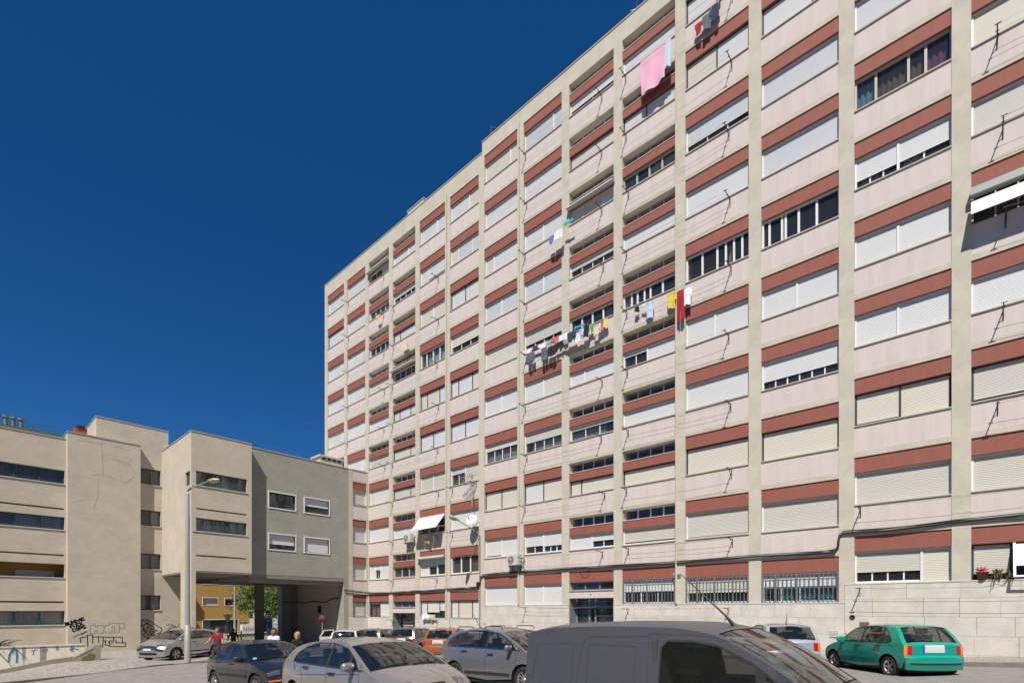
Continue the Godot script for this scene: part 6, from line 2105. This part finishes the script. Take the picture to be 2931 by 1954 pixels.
func whip(c: Node3D, at: Vector3, d: Vector3):
	var st := mb()
	tube(st, [at - Vector3(0, 0.03, 0), at + d * 0.18, at + d], [0.03, 0.012, 0.005], 6)
	put(c, "whip_aerial", done(st), M.trim)

# ---------------------------------------------------------------- people
# A figure is one surface round a skeleton: tapered bones, joined by a smooth minimum and meshed on a grid.
func bone_distance(p: Vector3, a: Vector3, b: Vector3, ra: float, rb: float) -> float:
	var ab := b - a
	var t := clampf((p - a).dot(ab) / maxf(ab.length_squared(), 0.000001), 0, 1)
	return p.distance_to(a + ab * t) - lerpf(ra, rb, t)

func net(st: SurfaceTool, bones: Array, cell: float, blend: float):
	var lo := Vector3.ONE * 99
	var hi := -lo
	for b in bones:
		var r := maxf(b[2], b[3]) + cell * 2
		lo = lo.min(b[0] - Vector3.ONE * r).min(b[1] - Vector3.ONE * r)
		hi = hi.max(b[0] + Vector3.ONE * r).max(b[1] + Vector3.ONE * r)
	var n := Vector3i(((hi - lo) / cell).ceil()) + Vector3i.ONE
	var field := PackedFloat32Array()
	field.resize(n.x * n.y * n.z)
	field.fill(9.0)
	var kind := PackedInt32Array()
	kind.resize(field.size())
	var best := PackedFloat32Array()
	best.resize(field.size())
	best.fill(9.0)
	for bi in bones.size():
		var b: Array = bones[bi]
		var r := maxf(b[2], b[3]) + cell * 2.5 + blend
		var i0 := Vector3i(((Vector3(b[0]).min(b[1]) - Vector3.ONE * r - lo) / cell).floor()).clamp(Vector3i.ZERO, n - Vector3i.ONE)
		var i1 := Vector3i(((Vector3(b[0]).max(b[1]) + Vector3.ONE * r - lo) / cell).ceil()).clamp(Vector3i.ZERO, n - Vector3i.ONE)
		for x in range(i0.x, i1.x + 1):
			for y in range(i0.y, i1.y + 1):
				for z in range(i0.z, i1.z + 1):
					var d := bone_distance(lo + Vector3(x, y, z) * cell, b[0], b[1], b[2], b[3])
					var k := (x * n.y + y) * n.z + z
					var f := field[k]
					var h := clampf(0.5 + 0.5 * (f - d) / blend, 0, 1)
					field[k] = lerpf(f, d, h) - blend * h * (1.0 - h)
					if d < best[k]:
						best[k] = d
						kind[k] = bi
	var at := {}
	var tint := {}
	for x in n.x - 1:
		for y in n.y - 1:
			for z in n.z - 1:
				var k := (x * n.y + y) * n.z + z
				var near := field[k]
				if near > cell * 3 or near < -cell * 3:
					continue
				var sum := Vector3.ZERO
				var cnt := 0
				for e in [[0, 0, 0, 1, 0, 0], [0, 0, 0, 0, 1, 0], [0, 0, 0, 0, 0, 1], [1, 1, 1, 0, 1, 1], [1, 1, 1, 1, 0, 1], [1, 1, 1, 1, 1, 0], [1, 0, 0, 1, 1, 0], [1, 0, 0, 1, 0, 1], [0, 1, 0, 1, 1, 0], [0, 1, 0, 0, 1, 1], [0, 0, 1, 1, 0, 1], [0, 0, 1, 0, 1, 1]]:
					var fa := field[((x + e[0]) * n.y + y + e[1]) * n.z + z + e[2]]
					var fb := field[((x + e[3]) * n.y + y + e[4]) * n.z + z + e[5]]
					if (fa < 0) != (fb < 0):
						sum += Vector3(x + e[0], y + e[1], z + e[2]).lerp(Vector3(x + e[3], y + e[4], z + e[5]), fa / (fa - fb))
						cnt += 1
				if cnt:
					at[Vector3i(x, y, z)] = lo + sum / cnt * cell
					tint[Vector3i(x, y, z)] = bones[kind[k]][4]
	st.set_smooth_group(0)
	for c in at:
		var k: int = (c.x * n.y + c.y) * n.z + c.z
		for e in [[Vector3i(1, 0, 0), Vector3i(0, 1, 0), Vector3i(0, 0, 1)], [Vector3i(0, 1, 0), Vector3i(0, 0, 1), Vector3i(1, 0, 0)], [Vector3i(0, 0, 1), Vector3i(1, 0, 0), Vector3i(0, 1, 0)]]:
			var o: Vector3i = c + e[0]
			var fa := field[k]
			var fb := field[(o.x * n.y + o.y) * n.z + o.z]
			if (fa < 0) == (fb < 0):
				continue
			var q := [c, c - e[1], c - e[1] - e[2], c - e[2]]
			var ok := true
			for p in q:
				ok = ok and at.has(p)
			if not ok:
				continue
			for i in ([0, 2, 1, 0, 3, 2] if fa < 0 else [0, 1, 2, 0, 2, 3]):
				st.set_color(tint[q[i]])
				st.add_vertex(at[q[i]])
	st.set_smooth_group(-1)

func hand(st: SurfaceTool, wrist: Vector3, dir: Vector3, side: Vector3, skin: Color):
	# palm, four bent fingers of their own length, a thumb from the side of the palm
	var palm := dir.cross(side).normalized()
	var k := wrist + dir * 0.085
	var b := [[wrist, k, 0.026, 0.030, skin], [wrist + side * 0.015, k + side * 0.022, 0.018, 0.019, skin], [wrist - side * 0.015, k - side * 0.022, 0.018, 0.019, skin]]
	for f in 4:
		var root := k + side * (0.030 - 0.020 * f) - dir * 0.01
		var l: float = [0.070, 0.080, 0.075, 0.058][f]
		var j1 := root + (dir + palm * 0.25).normalized() * l * 0.5
		var j2 := j1 + (dir + palm * 0.75).normalized() * l * 0.5
		b.append([root, j1, 0.0095, 0.0088, skin])
		b.append([j1, j2, 0.0088, 0.007, skin])
	var tr := wrist + dir * 0.03 + side * 0.03
	b.append([tr, tr + (dir * 0.7 + side * 0.6 + palm * 0.3).normalized() * 0.035, 0.012, 0.010, skin])
	b.append([tr + (dir * 0.7 + side * 0.6 + palm * 0.3).normalized() * 0.035, tr + dir * 0.06 + side * 0.03 + palm * 0.02, 0.010, 0.008, skin])
	net(st, b, 0.006, 0.008)

func head(st: SurfaceTool, neck: Vector3, f: Vector3, skin: Color, hair: Color, long_hair: bool, beard: bool, shades: bool):
	# f: the way the face looks
	var up := Vector3.UP
	var s := f.cross(up).normalized()
	var c := neck + up * 0.13 + f * 0.015
	var jaw := hair.lerp(skin, 0.35) if beard else skin
	var b := [[neck - up * 0.04, neck + up * 0.06, 0.055, 0.055, skin], [c + up * 0.02, c + up * 0.04, 0.074, 0.072, skin], [c - up * 0.02 + f * 0.02, c + up * 0.03 + f * 0.015, 0.068, 0.074, skin], [c - up * 0.075 + f * 0.045, c - up * 0.05 + f * 0.03, 0.036, 0.05, jaw]]
	b.append([c + f * 0.085 + up * 0.015, c + f * 0.105 - up * 0.018, 0.010, 0.014, skin])
	b.append([c + f * 0.083 - up * 0.048 - s * 0.018, c + f * 0.083 - up * 0.048 + s * 0.018, 0.008, 0.008, Color(skin.r * 0.75, skin.g * 0.5, skin.b * 0.5)])
	for e in [-1.0, 1.0]:
		b.append([c + s * e * 0.078 + up * 0.01, c + s * e * 0.080 - up * 0.02, 0.013, 0.010, skin])
		var eye := Color(0.02, 0.02, 0.02) if shades else Color(0.05, 0.03, 0.02)
		b.append([c + f * 0.079 + s * e * (0.022 if shades else 0.027) + up * 0.016, c + f * 0.075 + s * e * (0.05 if shades else 0.034) + up * 0.016, 0.017 if shades else 0.010, 0.016 if shades else 0.010, eye])
	# hair as a cap that stands proud of the skull
	b.append([c + up * 0.05 - f * 0.015, c + up * 0.062 - f * 0.03, 0.090, 0.088, hair])
	b.append([c + up * 0.01 - f * 0.04, c - up * 0.03 - f * 0.045, 0.080, 0.066, hair])
	if long_hair:
		for e in [-1.0, 0.0, 1.0]:
			b.append([c + s * e * 0.06 - f * 0.03 + up * 0.02, c + s * e * 0.075 - f * 0.03 - up * 0.12, 0.055, 0.045, hair])
	net(st, b, 0.0095, 0.018)

func person(at: Vector3, facing: float, p: Dictionary, label: String):
	var o := thing("person", at, label, "person")
	o.rotation.y = facing
	var skin: Color = p.skin
	var top: Color = p.top
	var leg: Color = p.legs
	var shoe := Color(0.02, 0.02, 0.02)
	var k: float = p.h / 1.75
	var f := Vector3(0, 0, 1)
	var st := mb()
	var b := []
	# trunk
	var hip := Vector3(0, 0.93, 0)
	b.append([hip + Vector3(-0.07, 0, 0), hip + Vector3(0.07, 0, 0), 0.12, 0.12, leg])
	b.append([Vector3(-0.055, 1.02, 0), Vector3(-0.075, 1.30, 0.0), 0.115, 0.125, top])
	b.append([Vector3(0.055, 1.02, 0), Vector3(0.075, 1.30, 0.0), 0.115, 0.125, top])
	b.append([Vector3(-0.13, 1.40, 0), Vector3(0.13, 1.40, 0), 0.075, 0.075, top])
	b.append([Vector3(0, 1.42, 0), Vector3(0, 1.47, 0.005), 0.075, 0.055, top if p.has("closed_neck") else skin])
	var hands := []
	for e in 2:
		var s := -1.0 if e == 0 else 1.0
		var arm: Array = p.arms[e]
		var sh := Vector3(s * 0.185, 1.41, 0)
		var el: Vector3 = sh + arm[0]
		var wr: Vector3 = el + arm[1]
		var mid := sh.lerp(el, p.get("sleeve", 0.6))
		b.append([sh, mid, 0.066, 0.056, top])
		b.append([mid, el, 0.048, 0.041, skin if p.get("sleeve", 0.6) < 0.99 else top])
		b.append([el, wr, 0.042, 0.028, skin if p.get("sleeve", 0.6) < 1.5 else top])
		hands.append([wr, arm[1].normalized(), s])
		var st_: Array = p.stride[e]
		var kn: Vector3 = Vector3(s * 0.09, 0.90, 0) + st_[0]
		var an: Vector3 = kn + st_[1]
		b.append([Vector3(s * 0.09, 0.90, 0), kn, 0.098, 0.062, leg])
		b.append([kn, an, 0.062, 0.045, leg])
		b.append([an + Vector3(0, -0.02, -0.03), an + Vector3(0, -0.045, 0.15), 0.042, 0.035, shoe])
	net(st, b, 0.022, 0.045)
	for q in hands:
		var inward := Vector3(0, 0, 1)
		hand(st, q[0], q[1], (inward - q[1] * inward.dot(q[1])).normalized(), skin)
	head(st, Vector3(0, 1.475, 0.01), Basis(Vector3.UP, p.get("look", 0.0)) * f, skin, p.hair, p.has("long_hair"), p.has("beard"), p.has("shades"))
	if not M.has("figure"):
		var m := mat("figure", Color(1, 1, 1), 0.85)
		m.vertex_color_use_as_albedo = true
	var mi := put(o, "body", done(st), M.figure)
	mi.scale = Vector3.ONE * k
	if p.has("watch"):
		var w := mb()
		lathe(w, [Vector2(0.033, -0.014), Vector2(0.036, 0), Vector2(0.033, 0.014)], 12, hands[1][1], (hands[1][0] - hands[1][1] * 0.02) * k)
		put(o, "wristwatch", done(w), M.black)

func people():
	var skin := Color(0.48, 0.27, 0.19)
	var walk := [[Vector3(0.0, -0.40, 0.14), Vector3(0, -0.40, -0.10)], [Vector3(0, -0.41, 0.02), Vector3(0, -0.33, -0.22)]]
	var stand := [[Vector3(0, -0.42, 0.01), Vector3(0, -0.41, -0.01)], [Vector3(0.02, -0.42, 0.02), Vector3(0.02, -0.41, -0.02)]]
	var t := 24.5
	var a := Vector3(-24.5 * 0.673 - 0.566 * t * 0.7397, 0, -t * 0.7397 + 0.566 * t * 0.673)
	person(on_land(a.x, a.z), deg_to_rad(35), {"h": 1.78, "skin": skin, "hair": Color(0.07, 0.035, 0.02), "top": Color(0.16, 0.006, 0.022), "legs": Color(0.012, 0.016, 0.02), "arms": [[Vector3(-0.16, -0.23, 0.05), Vector3(-0.17, -0.19, 0.08)], [Vector3(0.07, -0.28, 0.02), Vector3(0.05, -0.24, 0.07)]], "sleeve": 0.55, "stride": walk, "shades": true, "watch": true}, "man in a dark red shirt and sunglasses walking behind the black car")
	person(on_land(-38.4, -13.6), deg_to_rad(-120), {"h": 1.55, "skin": Color(0.16, 0.09, 0.06), "hair": Color(0.01, 0.008, 0.007), "top": Color(0.05, 0.025, 0.015), "legs": Color(0.012, 0.012, 0.014), "arms": [[Vector3(-0.1, -0.26, 0.02), Vector3(-0.04, -0.24, 0.1)], [Vector3(0.12, -0.25, 0.0), Vector3(0.06, -0.24, 0.06)]], "sleeve": 1.2, "stride": walk, "closed_neck": true}, "small figure in dark clothes walking away in the passage")
	person(on_land(-17.7, -7.54, -0.04), deg_to_rad(20), {"h": 1.78, "skin": Color(0.30, 0.155, 0.10), "hair": Color(0.012, 0.009, 0.008), "top": Color(0.55, 0.53, 0.68), "legs": Color(0.03, 0.035, 0.06), "arms": [[Vector3(-0.06, -0.29, 0.02), Vector3(-0.02, -0.25, 0.08)], [Vector3(0.06, -0.29, 0.02), Vector3(0.02, -0.25, 0.08)]], "sleeve": 0.6, "stride": stand, "look": 0.9, "beard": true}, "bearded man in a pale lilac shirt standing beyond the black car")
	person(on_land(-17.15, -8.1, -0.02), deg_to_rad(-70), {"h": 1.60, "skin": Color(0.42, 0.24, 0.17), "hair": Color(0.34, 0.24, 0.13), "top": Color(0.012, 0.012, 0.014), "legs": Color(0.02, 0.02, 0.025), "arms": [[Vector3(-0.07, -0.27, 0.05), Vector3(-0.02, -0.2, 0.14)], [Vector3(0.07, -0.27, 0.05), Vector3(0.02, -0.2, 0.14)]], "sleeve": 1.6, "stride": stand, "look": 0.3, "long_hair": true, "closed_neck": true}, "blonde woman in a black top beside the near hatchback")
